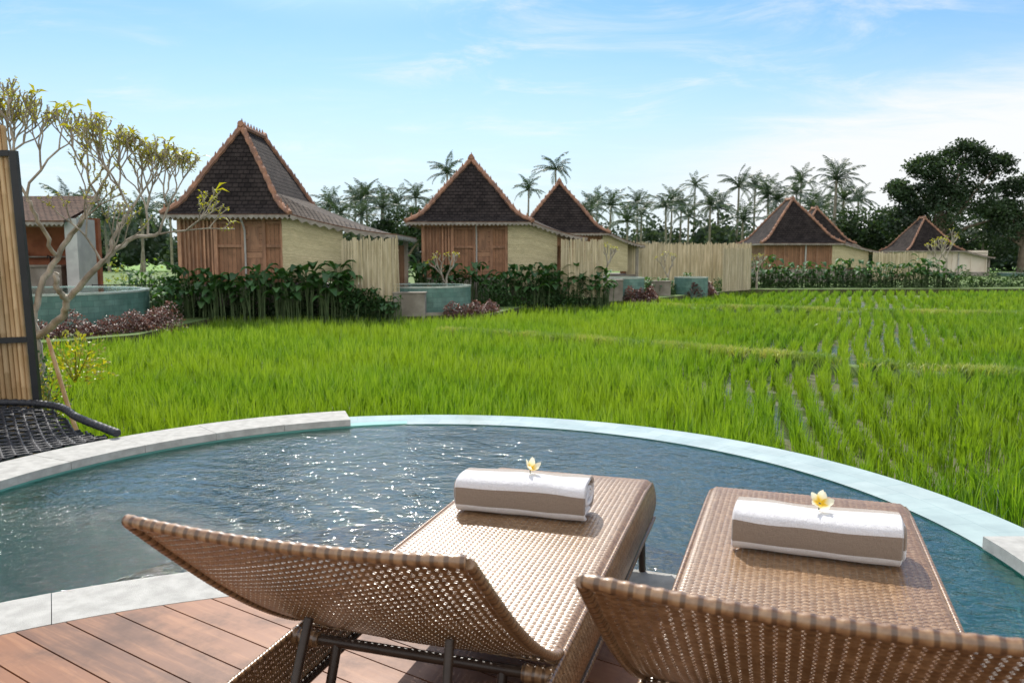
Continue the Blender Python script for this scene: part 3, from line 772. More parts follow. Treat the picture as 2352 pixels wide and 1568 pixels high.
# ------------------------------------------------------------------ houses
PROF=[(0,1),(.15,.83),(.3,.66),(.45,.49),(.57,.345),(.68,.21),(.77,.12),(.88,.05),(1,0)]
def zigzag(mb,a,b,drop,mat,pitch=.16):
    a=Vector(a);b=Vector(b);L=(b-a).length;n=max(1,int(L/pitch));d=(b-a)/n
    for i in range(n):
        p=a+d*i;q=p+d; m_=(p+q)/2
        mb.face([p,q,q-Vector((0,0,drop*.45)),m_-Vector((0,0,drop)),p-Vector((0,0,drop*.45))],mat)
def house(loc,hw,depth,ez,az,xs,zs,wallL,wallR,blindL,blindR,label,fz=.2,setb=1.6,det=True,rz=0,wallmat='wood',group='joglo villas beside the rice field',blindbot=None):
    h=thing('villa_house',label,'house',loc,rz,group)
    mb=MB(); yr0=setb; yr1=depth-setb; H=az-ez
    def ring(t,z):
        x=hw*t; y0=yr0*(1-t); y1=yr1+(depth-yr1)*t
        return [(-x,y0),(x,y0),(x,y1),(-x,y1)],ez+H*z
    for side in range(4):
        rows=[];uvr=[];sl=0;prev=None
        for t,z in PROF:
            c,zz=ring(max(t,.001),z); a=c[side];b=c[(side+1)%4]
            n=12; row=[(a[0]+(b[0]-a[0])*i/n,a[1]+(b[1]-a[1])*i/n,zz) for i in range(n+1)]
            m_=((a[0]+b[0])/2,(a[1]+b[1])/2,zz)
            if prev:
                nx_,ny_=((0,1),(1,0),(0,1),(1,0))[side]
                sl+=math.hypot((m_[0]-prev[0])*nx_+(m_[1]-prev[1])*ny_,m_[2]-prev[2])
            prev=m_; rows.append(row); uvr.append(sl)
        k=0 if side in(0,2) else 1
        mb.grid(rows,0,lambda i,j,rows=rows,uvr=uvr,k=k:(rows[i][min(j,12)][k],uvr[i]))
    c,zz=ring(1,0); mb.face([(p[0],p[1],zz-.06) for p in c][::-1],1)
    for a,b in zip(c,c[1:]+c[:1]): mb.face([(a[0],a[1],zz-.06),(b[0],b[1],zz-.06),(b[0],b[1],zz),(a[0],a[1],zz)],1)
    mb.obj('roof',[M['roof'],M['fasciab']],h)
    mb=MB()
    def spikes(path,step):
        P=[Vector(p) for p in path]; L=[0]
        for i in range(1,len(P)): L.append(L[-1]+(P[i]-P[i-1]).length)
        d=step*.5
        while d<L[-1]:
            i=max(k for k in range(len(L)) if L[k]<=d); i=min(i,len(P)-2); f=(d-L[i])/(L[i+1]-L[i]+1e-9); p=P[i].lerp(P[i+1],f)
            mb.tube([p+Vector((0,0,.05)),p+Vector((0,0,.14)),p+Vector((0,0,.23))],[.045,.035,.01],5,0)
            d+=step
    for sx in(-1,1):
        for yy,ye in((yr0,0),(yr1,depth)):
            path=[(sx*hw*t,yy+(ye-yy)*t,ez+H*z+.03) for t,z in PROF]
            nseg=[]
            for a,b in zip(path[:-1],path[1:]):
                k=max(1,int(math.dist(a,b)/.17))
                for i in range(k): nseg.append(tuple(a[q]+(b[q]-a[q])*i/k for q in range(3)))
            nseg.append(path[-1])
            mb.tube(nseg,[.08+.035*(i%2) for i in range(len(nseg))],6)
            spikes(path,.42)
    path=[(0,yr0-.12,az+.12),(0,yr0+.2,az+.04),(0,yr1-.2,az+.04),(0,yr1+.12,az+.12)]
    mb.tube(path,[.11,.11,.11,.11],8); spikes(path,.32)
    mb.obj('ridge_trim',[M['terra']],h)
    if xs>hw:
        mb=MB(); n=12; LD=depth*.86
        prs=[(.02,0),(.45,.35),(1.1,1),(LD*.6,1),(LD,1)]
        rows=[]
        for i in range(n+1):
            t=i/n; row=[]
            for y,q in prs:
                x0=hw-.06-q*hw*.34; z0=ez+.03+q*H*.24
                zz=z0+(zs-z0)*(1-(1-t)**1.45)
                row.append((x0+(xs-x0)*t,y,zz))
            rows.append(row)
        sl=math.hypot(xs-hw*.7,.8)
        mb.grid(rows,0,lambda i,j:(prs[min(j,4)][0],sl*i/n))
        rows2=[[(p[0],p[1],p[2]-.09) for p in r] for r in rows]
        mb.grid([r[::-1] for r in rows2],1)
        mb.grid([[r[0] for r in rows],[r[0] for r in rows2]],1)
        mb.grid([[r[-1] for r in rows],[r[-1] for r in rows2]],1)
        mb.face([rows[-1][0],rows[-1][-1],rows2[-1][-1],rows2[-1][0]],1)
        mb.obj('lean_to_roof',[M['roof2'],M['fasciab']],h)
        frontedge=[r[0] for r in rows]
    mb=MB()
    zigzag(mb,(-hw,-.012,ez-.03),(hw,-.012,ez-.03),.14,0)
    zigzag(mb,(-hw-.012,depth,ez-.03),(-hw-.012,0,ez-.03),.14,0)
    if xs>hw:
        for a,b in zip(frontedge[:-1],frontedge[1:]):
            zigzag(mb,(a[0],-.012,a[2]-.04),(b[0],-.012,b[2]-.04),.16,0)
        zigzag(mb,(xs+.012,0,zs-.04),(xs+.012,LD,zs-.04),.16,0)
    mb.obj('eave_fascia',[M['fascia']],h)
    mb=MB()
    def xt(x):
        if x<=hw: return ez-.02
        t=(x-hw)/(xs-hw); return ez+(zs-ez)*(1-(1-t)**1.45)-.08
    mb.box(((wallL+wallR)/2,depth/2+.02,(fz+ez)/2),(wallR-wallL,depth-1.0,ez-fz-.0),0)
    mb.box(((wallL+wallR)/2,depth/2,(fz-.8)/2),(wallR-wallL+.1,depth-.8,fz+.8),1)
    if xs>hw: mb.box(((wallR+xs)/2-.1,depth/2,(fz-.9)/2),(xs-wallR-.4,depth-1.1,fz+.7),1)
    if xs>hw: mb.box(((blindR+xs)/2-.1 if blindR>0 else (wallR+xs)/2,depth*.7,(zs-.3)/2+.1),(xs-max(blindR,wallR)-.5,.12,zs-.5),0)
    mb.obj('wall',[M[wallmat],M['concrete']],h)
    if det:
        mb=MB(); yw=.52; W=wallR-wallL
        random.seed(int(abs(loc[0])*10))
        x=wallL+.05
        while x<wallL+W*.33:
            mb.box((x,yw-.02,(fz+ez)/2),(.055,.05,ez-fz-.05),0); x+=.125
        for x in(wallL,wallL+W*.35,wallL+W*.62,wallL+W*.82,wallR): mb.box((x,yw-.035,(fz+ez)/2),(.12,.09,ez-fz-.02),0)
        for z in(ez-.25,fz+1.25,fz+.1): mb.box(((wallL+W*.35+wallR)/2,yw-.028,z),(W*.65,.06,.09),0)
        mb.box(((wallL+wallR)/2,yw-.06,ez-.12),(W+.3,.12,.12),0)
        mb.obj('timber_frame',[M['batten']],h)
        mb=MB()
        dx=wallL+W*.72
        mb.box((dx,yw-.015,fz+1.02),(W*.17,.05,1.95),0)
        mb.box((dx,yw-.045,fz+1.5),(W*.11,.02,.75),1); mb.box((dx,yw-.045,fz+.55),(W*.11,.02,.6),1)
        mb.obj('door',[M['woodh'],M['batten']],h)
        mb=MB(); px=wallL+W*.64
        mb.tube([(px,.02,ez-.1),(px,.3,ez-.35),(px,.42,ez-.5),(px,.42,fz)],.032,8)
        mb.obj('drainpipe',[M['white']],h,True)
    else:
        mb=MB(); W=wallR-wallL
        for f in(0,.3,.55,.8,1): mb.box((wallL+W*f,.5,(fz+ez)/2),(.14,.1,ez-fz),0)
        mb.box((wallL+W*.5,.46,ez-.15),(W,.12,.12),0)
        mb.obj('timber_frame',[M['batten'] if wallmat=='wood' else M['plaster']],h)
        mb=MB(); mb.box((wallL+W*.62,.42,(fz+ez)/2),(.09,.09,ez-fz-.1),0); mb.obj('drainpipe',[M['white']],h)
    if blindR>blindL:
        bb=fz+.1 if blindbot is None else blindbot
        mb=MB(); zt0=xt(blindL);zt1=xt(blindR)
        mb.grid([[ (blindL+(blindR-blindL)*j/16,.32+.012*math.sin(i*1.7+j*.6),bb+( xt(blindL+(blindR-blindL)*j/16)-bb)*i/14) for j in range(17)] for i in range(15)],0,lambda i,j:(j*(blindR-blindL)/16,i*(zt0-bb)/14))
        mb.obj('blind',[M['blind']],h,True)
    if xs>hw:
        for yy in(.5,LD-.5):
            mb=MB(); mb.box((xs-.35,yy,(zs-.15)/2-.3),(.16,.16,zs+.5),0); mb.obj('veranda_post',[M['concrete']],h)
    return h
house((-9.16,25.7,TZ),2.08,6.2,2.56,5.55,5.46,1.93,-1.68,1.68,1.71,3.68,'teak joglo villa with steep dark shingle roof and bamboo blind',fz=.3,blindbot=.4,setb=1.9)
house((-1.72,32.2,TZ),2.55,6.4,2.60,5.28,4.75,2.0,-1.9,1.5,1.55,3.55,'teak joglo villa with flared dark roof behind leafy plants',fz=.35,setb=2.1,blindbot=.0)
house((2.70,44.0,TZ),2.7,6.4,2.50,5.42,4.6,1.85,-2.2,2.2,2.3,3.7,'teak joglo villa with pointed dark roof behind bamboo fence',fz=.3,setb=2.2,det=False)
house((21.4,59,TZ),3.1,6.4,2.20,5.55,6.6,1.5,-2.6,2.2,2.3,5.0,'teak joglo villa with bamboo fence beside the paddy',fz=.3,setb=2.5,det=False)
house((28.9,74,TZ),2.9,6,2.4,5.75,4.4,1.7,-2.5,2.3,0,0,'joglo villa roof seen behind another villa',fz=.3,setb=2.4,det=False)
house((42.3,80,-.2),2.9,6,2.15,5.45,6.0,1.5,-2.1,5.4,0,0,'small joglo villa with cream plastered walls',fz=.0,setb=2.5,det=False,wallmat='plaster')

# ------------------------------------------------------------------ bamboo fences
def fence(pts,z0,z1,label,w=.045,seed=1,wav=.10):
    random.seed(seed); th=thing('bamboo_fence',label,'fence',(pts[0][0],pts[0][1],z0),0,'pale bamboo garden fences')
    mb=MB(); ox,oy=pts[0]
    for (ax,ay),(bx,by) in zip(pts[:-1],pts[1:]):
        L=math.dist((ax,ay),(bx,by)); n=int(L/(w*1.06)); a=math.atan2(by-ay,bx-ax)
        for i in range(n):
            f=(i+.5)/n; x=ax+(bx-ax)*f-ox;y=ay+(by-ay)*f-oy
            h=(z1-z0)+random.uniform(-wav,wav)*.6+(.08 if random.random()<.12 else 0)
            M_=Matrix.Rotation(a,3,'Z')@Matrix.Rotation(random.gauss(0,.009),3,'Y')
            mb.box((x,y+random.uniform(-.012,.012),h/2),(w*random.uniform(.85,1.1),.02,h),0,M=M_)
    mb.obj('slats',[M['bfence']],th)
    for zz in(.25,(z1-z0)-.35):
        mb=MB(); mb.tube([(px-ox,py-oy+.05,zz) for px,py in pts],.03,6)
        mb.obj('rail',[M['bamboo']],th)
fence([(-5.45,25.62),(-3.62,25.62)],-.1,1.88,'pale bamboo slat fence beside villa veranda',seed=1)
fence([(1.95,32.0),(3.65,32.0)],-.3,1.98,'pale bamboo slat fence in front of villa',.05,2)
fence([(6.5,45.6),(10.2,47.4),(14.4,48.2)],-.6,2.1,'long weathered bamboo slat fence along the paddy',.06,3,.15)
fence([(11.6,44.0),(14.0,46.8)],-.6,1.8,'tall pale bamboo fence corner',.06,5)
fence([(26.4,58.6),(30.5,58.9)],-.4,1.6,'pale bamboo fence next to villa',.07,4)

# ------------------------------------------------------------------ neighbour pools
def npool(cx,cy,r,z,label,z0=-.9,trough=None):
    th=thing('round_plunge_pool',label,'swimming pool',(cx,cy,z0),0,'round green tiled pools of the villas')
    h=z-z0
    mb=MB(); mb.ring(0,0,r-.22,r,0,h-.05,0,2*math.pi,72,0,ends=False,matin=0); mb.obj('tiled_wall',[M['green_tile']],th)
    mb=MB(); mb.ring(0,0,r-.22,r+.015,h-.052,h,0,2*math.pi,72,0,ends=False); mb.obj('pool_rim',[M['edge']],th)
    mb=MB(); n=64; mb.face([((r-.21)*math.cos(2*math.pi*i/n),(r-.21)*math.sin(2*math.pi*i/n),h-.015) for i in range(n)]); mb.obj('water_surface',[M['water2']],th)
    mb=MB(); mb.face([((r-.21)*math.cos(2*math.pi*i/n),(r-.21)*math.sin(2*math.pi*i/n),h-.6) for i in range(n)]); mb.obj('pool_floor',[M['tub_floor']],th)
    if trough:
        mb=MB(); a0,a1=trough; mb.ring(0,0,r+.35,r+.5,0,.42,R(a0),R(a1),48,0); mb.obj('trough_wall',[M['concrete']],th)
    return th
npool(-13.9,22.6,3.3,.38,'round plunge pool clad in green stone tiles',-.9,(-100,10))
npool(-3.25,28.0,1.8,.34,'small round green tiled pool beside concrete block',-.9,(-90,30))
npool(4.9,36.3,1.1,.40,'small green tiled pool next to concrete wall',-.9,(-90,30))
npool(9.2,41.0,.85,.30,'small green tiled pool behind purple plants',-.9)
npool(50.5,80,1.7,-.25,'low round pool near cream villa',-1.0)
def block(c,size,label,rz=0):
    mb=MB(); mb.box((0,0,size[2]/2),size,0,rz); x,y,z=size; mb.box((0,0,size[2]+.02),(x+.06,y+.06,.04),0,rz)
    o=mb.obj('concrete_block_wall',[M['concrete']],None,False,c); tag(o,label,'wall','concrete walls supporting the pools')
block((-3.3,25.8,-.9),(1.0,.5,1.05),'weathered concrete retaining wall below round pool')
block((4.2,34.9,-.9),(1.2,.8,1.2),'weathered concrete wall at small pool')
block((7.3,39.5,-.9),(1.0,.6,1.0),'weathered concrete wall among plants')

# ------------------------------------------------------------------ kitchen pavilion
pav=thing('kitchen_pavilion','open brick kitchen pavilion with clay tile roof','pavilion',(-16.4,28.0,TZ))
mb=MB()
n=8
rows=[[(x,-.9+(2.6)*i/n,2.42+1.0*i/n-.08*math.sin(math.pi*i/n)) for x in(-4,-2,0,1.3)] for i in range(n+1)]
mb.grid(rows,0,lambda i,j:(rows[0][min(j,3)][0],i*.36)); mb.grid([[(a,b,c-.1) for a,b,c in r][::-1] for r in rows],1)
mb.face([rows[0][0],rows[0][3],(1.3,-.9,2.32),(-4,-.9,2.32)],1); mb.obj('roof',[M['cooktile'],M['fasciab']],pav)
mb=MB(); zigzag(mb,(-4,-.915,2.36),(1.3,-.915,2.36),.14,0); mb.obj('eave_fascia',[M['fascia']],pav)
mb=MB(); mb.box((-1.4,1.6,1.25),(5.2,.2,2.7),0); mb.box((.9,.75,1.2),(.12,1.5,2.5),0); mb.obj('wall',[M['brick']],pav)
mb=MB(); mb.box((-1.2,.5,-.4),(6,3.2,.8),0); mb.obj('floor_slab',[M['concrete']],pav)
mb=MB(); mb.box((1.35,.0,1.25),(.42,1.2,2.5),0); mb.obj('side_column',[M['white']],pav)
mb=MB(); mb.box((-1.2,.55,.42),(3.4,.7,.85),0); mb.box((-1.2,.52,.88),(3.5,.8,.07),0); mb.box((-1.0,1.35,1.2),(3.0,.3,.05),0); mb.obj('counter',[M['concrete']],pav)
mb=MB(); mb.box((-.9,-.4,1.15),(.13,.13,2.4)); mb.box((-3.2,-.4,1.15),(.13,.13,2.4)); mb.box((-1.3,-.4,2.28),(5,.12,.14)); mb.tube([(-.9,-.4,1.75),(-.4,-.4,2.25)],.05,6); mb.obj('timber_post',[M['batten']],pav)
mb=MB()
for x in(-1.9,-1.75,-1.6,-1.4): mb.tube([(x,1.35,1.23),(x,1.35,1.4),(x,1.35,1.45),(x,1.35,1.5)],[.04,.04,.015,.015],8)
mb.obj('bottle_row',[M['white']],pav,True)
mb=MB(); mb.tube([(0,.45,.9),(0,.45,1.2),(0,.3,1.25),(0,.25,1.15)],.02,6); mb.obj('tap',[M['black']],pav,True)
mb=MB()
mb.tube([(0,0,.95),(5,0,.95)],.02,6); mb.tube([(0,0,.55),(5,0,.55)],.015,6)
for i in range(6): mb.tube([(i,0,0),(i,0,.98)],.02,6)
o=mb.obj('garden_rail',[M['black']],None,True,(-14.2,27.0,TG)); tag(o,'low black steel garden railing','railing')

# ------------------------------------------------------------------ broad leaf plants
def mkplant(seed,H,nl):
    random.seed(seed); mb=MB()
    for i in range(nl):
        a=random.uniform(0,2*math.pi); bx=random.gauss(0,.14);by=random.gauss(0,.12)
        h=H*random.uniform(.5,.98); ln=random.uniform(.05,.35)
        d=Vector((math.cos(a),math.sin(a),0)); b=Vector((bx,by,0)); top=b+d*ln*h*.5+Vector((0,0,h))
        mb.tube([b,(b+top)/2+d*-.03,top],[.022,.018,.01],5,1,False)
        L=random.uniform(.44,.72)*H/1.5; w=L*.42; s=d.cross(Vector((0,0,1)))
        up=random.uniform(.6,1.5); rows=[]
        for k in range(6):
            t=k/5
            c=top+d*(L*t*.65)+Vector((0,0,L*(up*.7*t-.75*t*t)))
            ww=w*math.sin(math.pi*min(.98,t*.92+.06))**.7
            rows.append([c-s*ww/2+Vector((0,0,.18*ww)),c,c+s*ww/2+Vector((0,0,.18*ww))])
        mb.grid(rows,0)
    return mb.mesh('leafy_plant',[M['plantleaf'],M['stem']],True)
pm=[mkplant(21+i,1.55,15) for i in range(4)]
pm_s=[mkplant(41+i,1.0,15) for i in range(3)]
random.seed(99)
def plant(x,y,z,sc,small=False,label='broad leaved green plant in dense row before villa'):
    o=mkobj('leafy_plant',random.choice(pm_s if small else pm),None,(x,y,z),random.uniform(0,6.28)); o.scale=(sc,sc,sc*random.uniform(.85,1.15))
    tag(o,label,'plant','broad leaved garden plants')
for i in range(24): plant(-10.6+i*.235+random.uniform(-.1,.1),25.0+random.uniform(-.15,.15)+(.5 if i%2 else 0),-.75,random.uniform(.90,1.15))
for i in range(8): plant(-5.3+i*.24,24.95+random.uniform(-.1,.2),-.78,random.uniform(.75,.95),True,'low broad leaved plant before bamboo fence')
for i in range(20): plant(-.9+i*.25+random.uniform(-.1,.1),31.1+.08*i*.25+random.uniform(-.1,.3)+(i>8)*.6,-.75,random.uniform(.82,1.02))
for i in range(9): plant(-3.7+i*.3,31.2+random.uniform(0,.4),-.6,random.uniform(.85,1.05))
for i in range(10): plant(5.9+i*.4,37.6+i*.6,-.7,random.uniform(.8,1.05),True,'small leafy plant between pools')
for i in range(26): plant(14.6+i*.52,49.6+random.uniform(0,.7),-.75,random.uniform(.9,1.25),False,'tall leafy hedge plant beside paddy')
for i in range(10): plant(44+i*1.2,60+random.uniform(0,2.7),-.7,random.uniform(.9,1.2),False,'leafy hedge plant near cream villa')
for i in range(10): plant(-11.0-random.uniform(0,2.4),26.4+random.uniform(0,2),-.55,random.uniform(1.0,1.35),True,'leafy garden plant beside green pool')
for i in range(5): plant(-10.3-i*.12,23.2+i*.5,-.6,random.uniform(.8,1.1),True,'leafy garden plant beside green pool')

def hedge(name,poly,z0,w,h,n,ls,mats,seed,label,cat='hedge'):
    random.seed(seed); mb=MB(); L=[math.dist(a,b) for a,b in zip(poly[:-1],poly[1:])]; T=sum(L)
    for _ in range(n):
        d=random.uniform(0,T); i=0
        while d>L[i] and i<len(L)-1: d-=L[i];i+=1
        a=poly[i];b=poly[i+1];f=d/L[i]; tx,ty=(b[0]-a[0])/L[i],(b[1]-a[1])/L[i]
        q=random.gauss(0,.5); hh=h*math.exp(-q*q)*(1+.25*math.sin(d*3.1+i)+.15*math.sin(d*7.7))
        p=Vector((a[0]+tx*d-ty*q*w,a[1]+ty*d+tx*q*w,z0+hh*random.uniform(.2,1)))
        leaf(mb,p,Vector((random.gauss(0,1),random.gauss(-.3,1),random.gauss(.7,.6))),ls*random.uniform(.6,1.3),ls*.6*random.uniform(.7,1.2),random.randrange(len(mats)))
    o=mb.obj(name,mats); tag(o,label,cat,kind='stuff'); return o
hedge('purple_hedge',[(-14,17.9),(-12,18.1),(-10.6,18.9),(-9.7,20.3),(-9.5,22.2)],-.72,.42,.62,8500,.09,[M['purple']],1,'low hedge of purple red leaves around pool')
hedge('purple_hedge',[(-2.2,25.7),(-1.3,26.1),(-.8,27.2),(-.6,28.4)],-.78,.28,.5,2800,.10,[M['purple']],2,'low hedge of purple leaves beside round pool')
hedge('purple_hedge',[(4.9,34.4),(6.1,35.3),(6.5,36.8)],-.75,.3,.6,2000,.13,[M['purple']],3,'low purple plants by concrete wall')
hedge('purple_hedge',[(9.0,39.9),(10.2,41.3),(10.7,43)],-.75,.3,.6,1300,.15,[M['purple']],8,'low purple plants by small pool')
hedge('shrub_hedge',[(-10.7,25.3),(-5.3,25.3)],-.85,.25,.95,3000,.14,[M['shrubleaf']],4,'dark shady foliage under tall plants')
hedge('shrub_hedge',[(-5.3,25.0),(-3.8,25.1)],-.8,.3,1.0,3000,.10,[M['shrubleaf'],M['plantleaf']],5,'dark leafy shrubs before bamboo fence')
hedge('shrub_hedge',[(-1.2,30.2),(1.0,31.3),(3.7,32.3)],-.8,.3,1.0,3500,.12,[M['shrubleaf'],M['plantleaf']],6,'dark leafy shrubs before villa')
hedge('shrub_hedge',[(13.6,49.2),(28.5,50.4),(40,53),(58,54)],-.85,.7,1.1,12000,.20,[M['shrubleaf'],M['shrubleaf']],7,'low green shrubs along the far paddy edge')
hedge('shrub_hedge',[(6.0,38.2),(13,46.4)],-.85,.4,.8,2600,.16,[M['shrubleaf'],M['plantleaf']],9,'low shrubs between pools and fence')
hedge('shrub_hedge',[(-40,34),(-18,36),(-11.5,34)],-.6,.9,1.5,4000,.2,[M['plantleaf'],M['drygrass']],10,'garden shrubs behind the kitchen pavilion')

def barebush(loc,sc,seed):
    global tb
    random.seed(seed); e=thing('bare_frangipani_sapling','small bare pale frangipani sapling in villa garden','tree',loc,0,'small bare saplings')
    tb=MB(); n0=len(tips)
    tb.tube([(0,0,0),(0,0,.75)],[.05,.04],6)
    fork((0,0,.73),(.3,0,1),.34,.033,3); fork((0,0,.65),(-.5,0,1),.34,.03,3)
    tb.obj('trunk',[M['bark']],e,True)
    lb2=MB()
    for q,d in tips[n0:]:
        for k in range(3): leaf(lb2,q,Vector((random.gauss(0,1),random.gauss(0,1),random.gauss(.5,.7))),.08,.04)
    lb2.obj('crown',[M['yellowleaf']],e); e.scale=(sc,)*3
barebush((-2.5,30.4,TG),1.35,3); barebush((4.4,38.0,TG),1.5,4); barebush((14.6,47.6,TG),1.3,7); barebush((8.2,42,TG),1.3,8)
barebush((38,70,TG),2.4,9); barebush((32,60,TG),1.9,11)

# ------------------------------------------------------------------ palms
def palm(seed,H,loc,label='tall coconut palm with feathery drooping fronds'):
    random.seed(seed)
    e=thing('palm_tree',label,'palm tree',loc,0,'coconut palms beyond the villas')
    mb=MB(); bx,by=random.uniform(-.8,.8),random.uniform(-.5,.5)
    path=[(bx*(1-t)**2*1.2,by*(1-t)**2,H*t) for t in np.linspace(0,1,8)]
    mb.tube(path,[.24-.12*t for t in np.linspace(0,1,8)],7); mb.obj('trunk',[M['palmbark']],e,True)
    mb=MB(); nf=20
    for i in range(nf):
        a=2.4*i+random.gauss(0,.25); el=math.radians(88-105*i/nf+random.gauss(0,11)); L=random.uniform(2.5,3.7)
        d=Vector((math.cos(a),math.sin(a),0)); p=Vector((0,0,H)); pts=[p.copy()]
        dr=random.uniform(3.5,8.5)
        for k in range(9):
            p=p+(d*math.cos(el)+Vector((0,0,math.sin(el))))*L/9; el-=R(dr+6*k/9); pts.append(p.copy())
        mb.tube(pts,[.05-.004*k for k in range(10)],4,0,False)
        s=d.cross(Vector((0,0,1)))
        for k in range(1,26):
            f=k/25.5*9; j=min(int(f),8); q=pts[j].lerp(pts[j+1],f-j); tg=(pts[j+1]-pts[j]).normalized()
            ll=.66*math.sin(math.pi*(k/27+.05))**.6+.1
            for sg in(-1,1):
                dd=(s*sg*.6+tg*.8+Vector((0,0,-.45+random.gauss(0,.2)))).normalized()
                e_=q+dd*ll; m_=q+dd*ll*.45+Vector((0,0,.05))
                mb.face([q-tg*.045,m_-tg*.055,e_,m_+tg*.055],0)
    mb.obj('crown',[M['palmleaf']],e)
    return e
base=[palm(1,12,(3.1,150,0)),palm(2,13,(7.0,130,.5)),palm(3,12,(-9.6,120,0)),palm(4,9,(38.1,95,0))]
Hs=[12,13,12,9]
for k,(zc,s) in enumerate(((13.6,1.15),(15.2,1.1),(13.6,1.1),(10.2,1.15))):
    base[k].scale=(s,)*3; base[k].location.z=zc-Hs[k]*s
PL_=[(-21.7,120,10.2,1),(-17.8,110,7.9,1.1),(34,150,14.4,.9),(14.7,120,8.8,1.1),(20.2,130,9.8,.95),(22.9,120,8.6,1.05),(33.7,120,11.6,1.1),(36.5,115,10,1.1),(46.5,130,13.2,1.05),(32.0,125,8.8,1.1),(14.8,140,10.8,.95),(-25.3,130,10.4,1.05),(54,92,4.2,.9),(-46.7,110,7.9,1.1),(-58,105,8.0,1.2),(-50.6,100,6.0,1.1),(-58.7,112,8.2,1),(27.3,130,9.6,1.0),(-27.6,120,7.4,1),(-55,120,7.9,1),(-15,126,10.4,1.),(-12.5,118,7.8,1.),(43,122,10.8,1),(29,118,8.8,1.1),(51.5,120,9.6,1),(38.5,128,12.4,1.05),(18,112,7.2,1.05),(-19.5,104,6.4,1),(-30,112,6.9,1),(11,118,7.4,1.05),
 (25,114,7.0,1.1),(31,108,6.2,1.1),(41,110,7.8,1.1),(45,116,8.4,1.1),(-24,112,7.2,1.1),(-22,118,9.2,1.1),(15.5,108,6.0,1.05),(-52,95,5.2,1.1),(-47,102,6.2,1.1),(-62,110,6.4,1.2),(35,104,5.8,1.1),(-10,112,6.4,1),(38,116,9.2,1.1),
 (12.6,128,9.0,1),(24.6,124,9.8,.95),(40,106,6.6,1.15),(48.5,118,9.6,1.15),(-26.2,116,8.6,1.05),(-16.5,116,8.6,1.1),(-20.4,128,10.6,.95),(-9.0,108,5.4,1.)]
random.seed(5)
for i,(x,y,zc,s) in enumerate(PL_):
    k=i%4; copy_thing(base[k],(x,y,zc-Hs[k]*s),random.uniform(0,6.28),s)

# ------------------------------------------------------------------ broadleaf trees / woods
def crownmesh(mb,blobs,n,ls,sub=30,mat=0,spread=.22):
    for (cx,cy,cz,rx,ry,rz_) in blobs:
        cl=[]
        for _ in range(sub):
            v=Vector((random.gauss(0,1),random.gauss(0,1),random.gauss(.15,1))).normalized()*random.uniform(.62,1.0)
            cl.append(Vector((cx+v.x*rx,cy+v.y*ry,cz+v.z*rz_)))
        for _ in range(n):
            c=random.choice(cl); p=c+Vector((random.gauss(0,spread)*rx,random.gauss(0,spread)*ry,random.gauss(0,spread*.8)*rz_))
            d=Vector((random.gauss(0,1),random.gauss(0,1),random.gauss(0,.8))).normalized(); s=d.orthogonal().normalized(); s=Matrix.Rotation(random.uniform(0,6.28),3,d)@s
            L=ls*random.uniform(.6,1.4)
            mb.face([p,p+d*L*.5+s*L*.35,p+d*L,p+d*L*.5-s*L*.35],mat)
def bigtree(loc,blobs,label,seed,n=1700,ls=.36,spread=.2):
    random.seed(seed); e=thing('broadleaf_tree',label,'tree',loc)
    mb=MB(); top=max(b[2] for b in blobs)
    mb.tube([(0,0,0),(.1,0,top*.3),(-.1,0,top*.55)],[.5,.38,.28],8)
    for b in blobs: mb.tube([(-.05,0,top*.3),((b[0])*.5,b[1]*.5,(top*.35+b[2])/2),(b[0],b[1],b[2])],[.24,.14,.05],6)
    mb.obj('trunk',[M['treebark']],e,True)
    mb=MB(); crownmesh(mb,blobs,n,ls,34,0,spread); mb.obj('crown',[M['treeleaf']],e)
bigtree((46.8,88,GZ),[(0,0,6.5,3.4,3,2.6),(-2.6,0,8.6,2.4,2,1.7),(.6,0,11.2,3.0,2.6,2.1),(3.6,0,8.6,2.8,2.2,2.1),(2.4,0,13.4,2.3,1.8,1.3),(-1.8,0,11.8,2.0,1.5,1.4),(5.8,0,12.0,2.1,1.6,1.4),(-4.0,0,5.8,2.2,2,1.7),(6.9,0,6.6,2.4,2,1.7),(-4.4,0,9.6,1.5,1.4,1.0),(.4,0,8.6,2.4,2,1.6)],'large dark spreading tree rising above the villas',31,2500,.30,.19)
bigtree((56,88,GZ),[(0,0,10.2,2.0,2,1.1),(-1.8,0,7.4,1.9,1.5,1.2),(2.4,0,8.8,2.2,1.8,1.2),(1,0,5.2,2.8,2,1.6),(3.8,0,11.3,1.6,1.5,.8),(-2.6,0,4.6,2.4,2,1.7),(-1.6,0,9.6,1.4,1.3,.9)],'airy dark tree beside the larger tree',32,1600,.26,.18)
bigtree((37.5,96,GZ),[(0,0,4.6,4,3,2.4),(4.5,0,5.8,3.2,3,2.6),(-4.2,0,4.2,3.2,3,2.2),(8,0,4.8,3.4,3,3.0)],'rounded dark green tree behind villas',33,2400,.36)
bigtree((50,95,GZ),[(0,0,4.2,4.2,3,3.2),(5.5,0,4.8,4,3,3.4),(-5,0,4.0,3,3,2.8)],'rounded dark green tree near cream villa',34,2400,.36)
bigtree((61,92,GZ),[(0,0,4.0,4.2,3,3.0),(3.5,0,6.4,3,3,2.0)],'dense dark green garden tree',38,2200,.36)
bigtree((-14.3,108,GZ),[(0,0,6.4,3.0,2.5,2.6),(2.6,0,5.4,2.4,2,2.2),(-2.8,0,4.8,2.6,2,2)],'rounded tree among distant palms',35,1800,.4)
bigtree((-2,100,GZ),[(0,0,6.2,3,2.5,2.3),(3.2,0,5.2,2.6,2,2)],'dense tree between villa roofs',36,1600,.4)
random.seed(77); mb=MB(); bl=[]
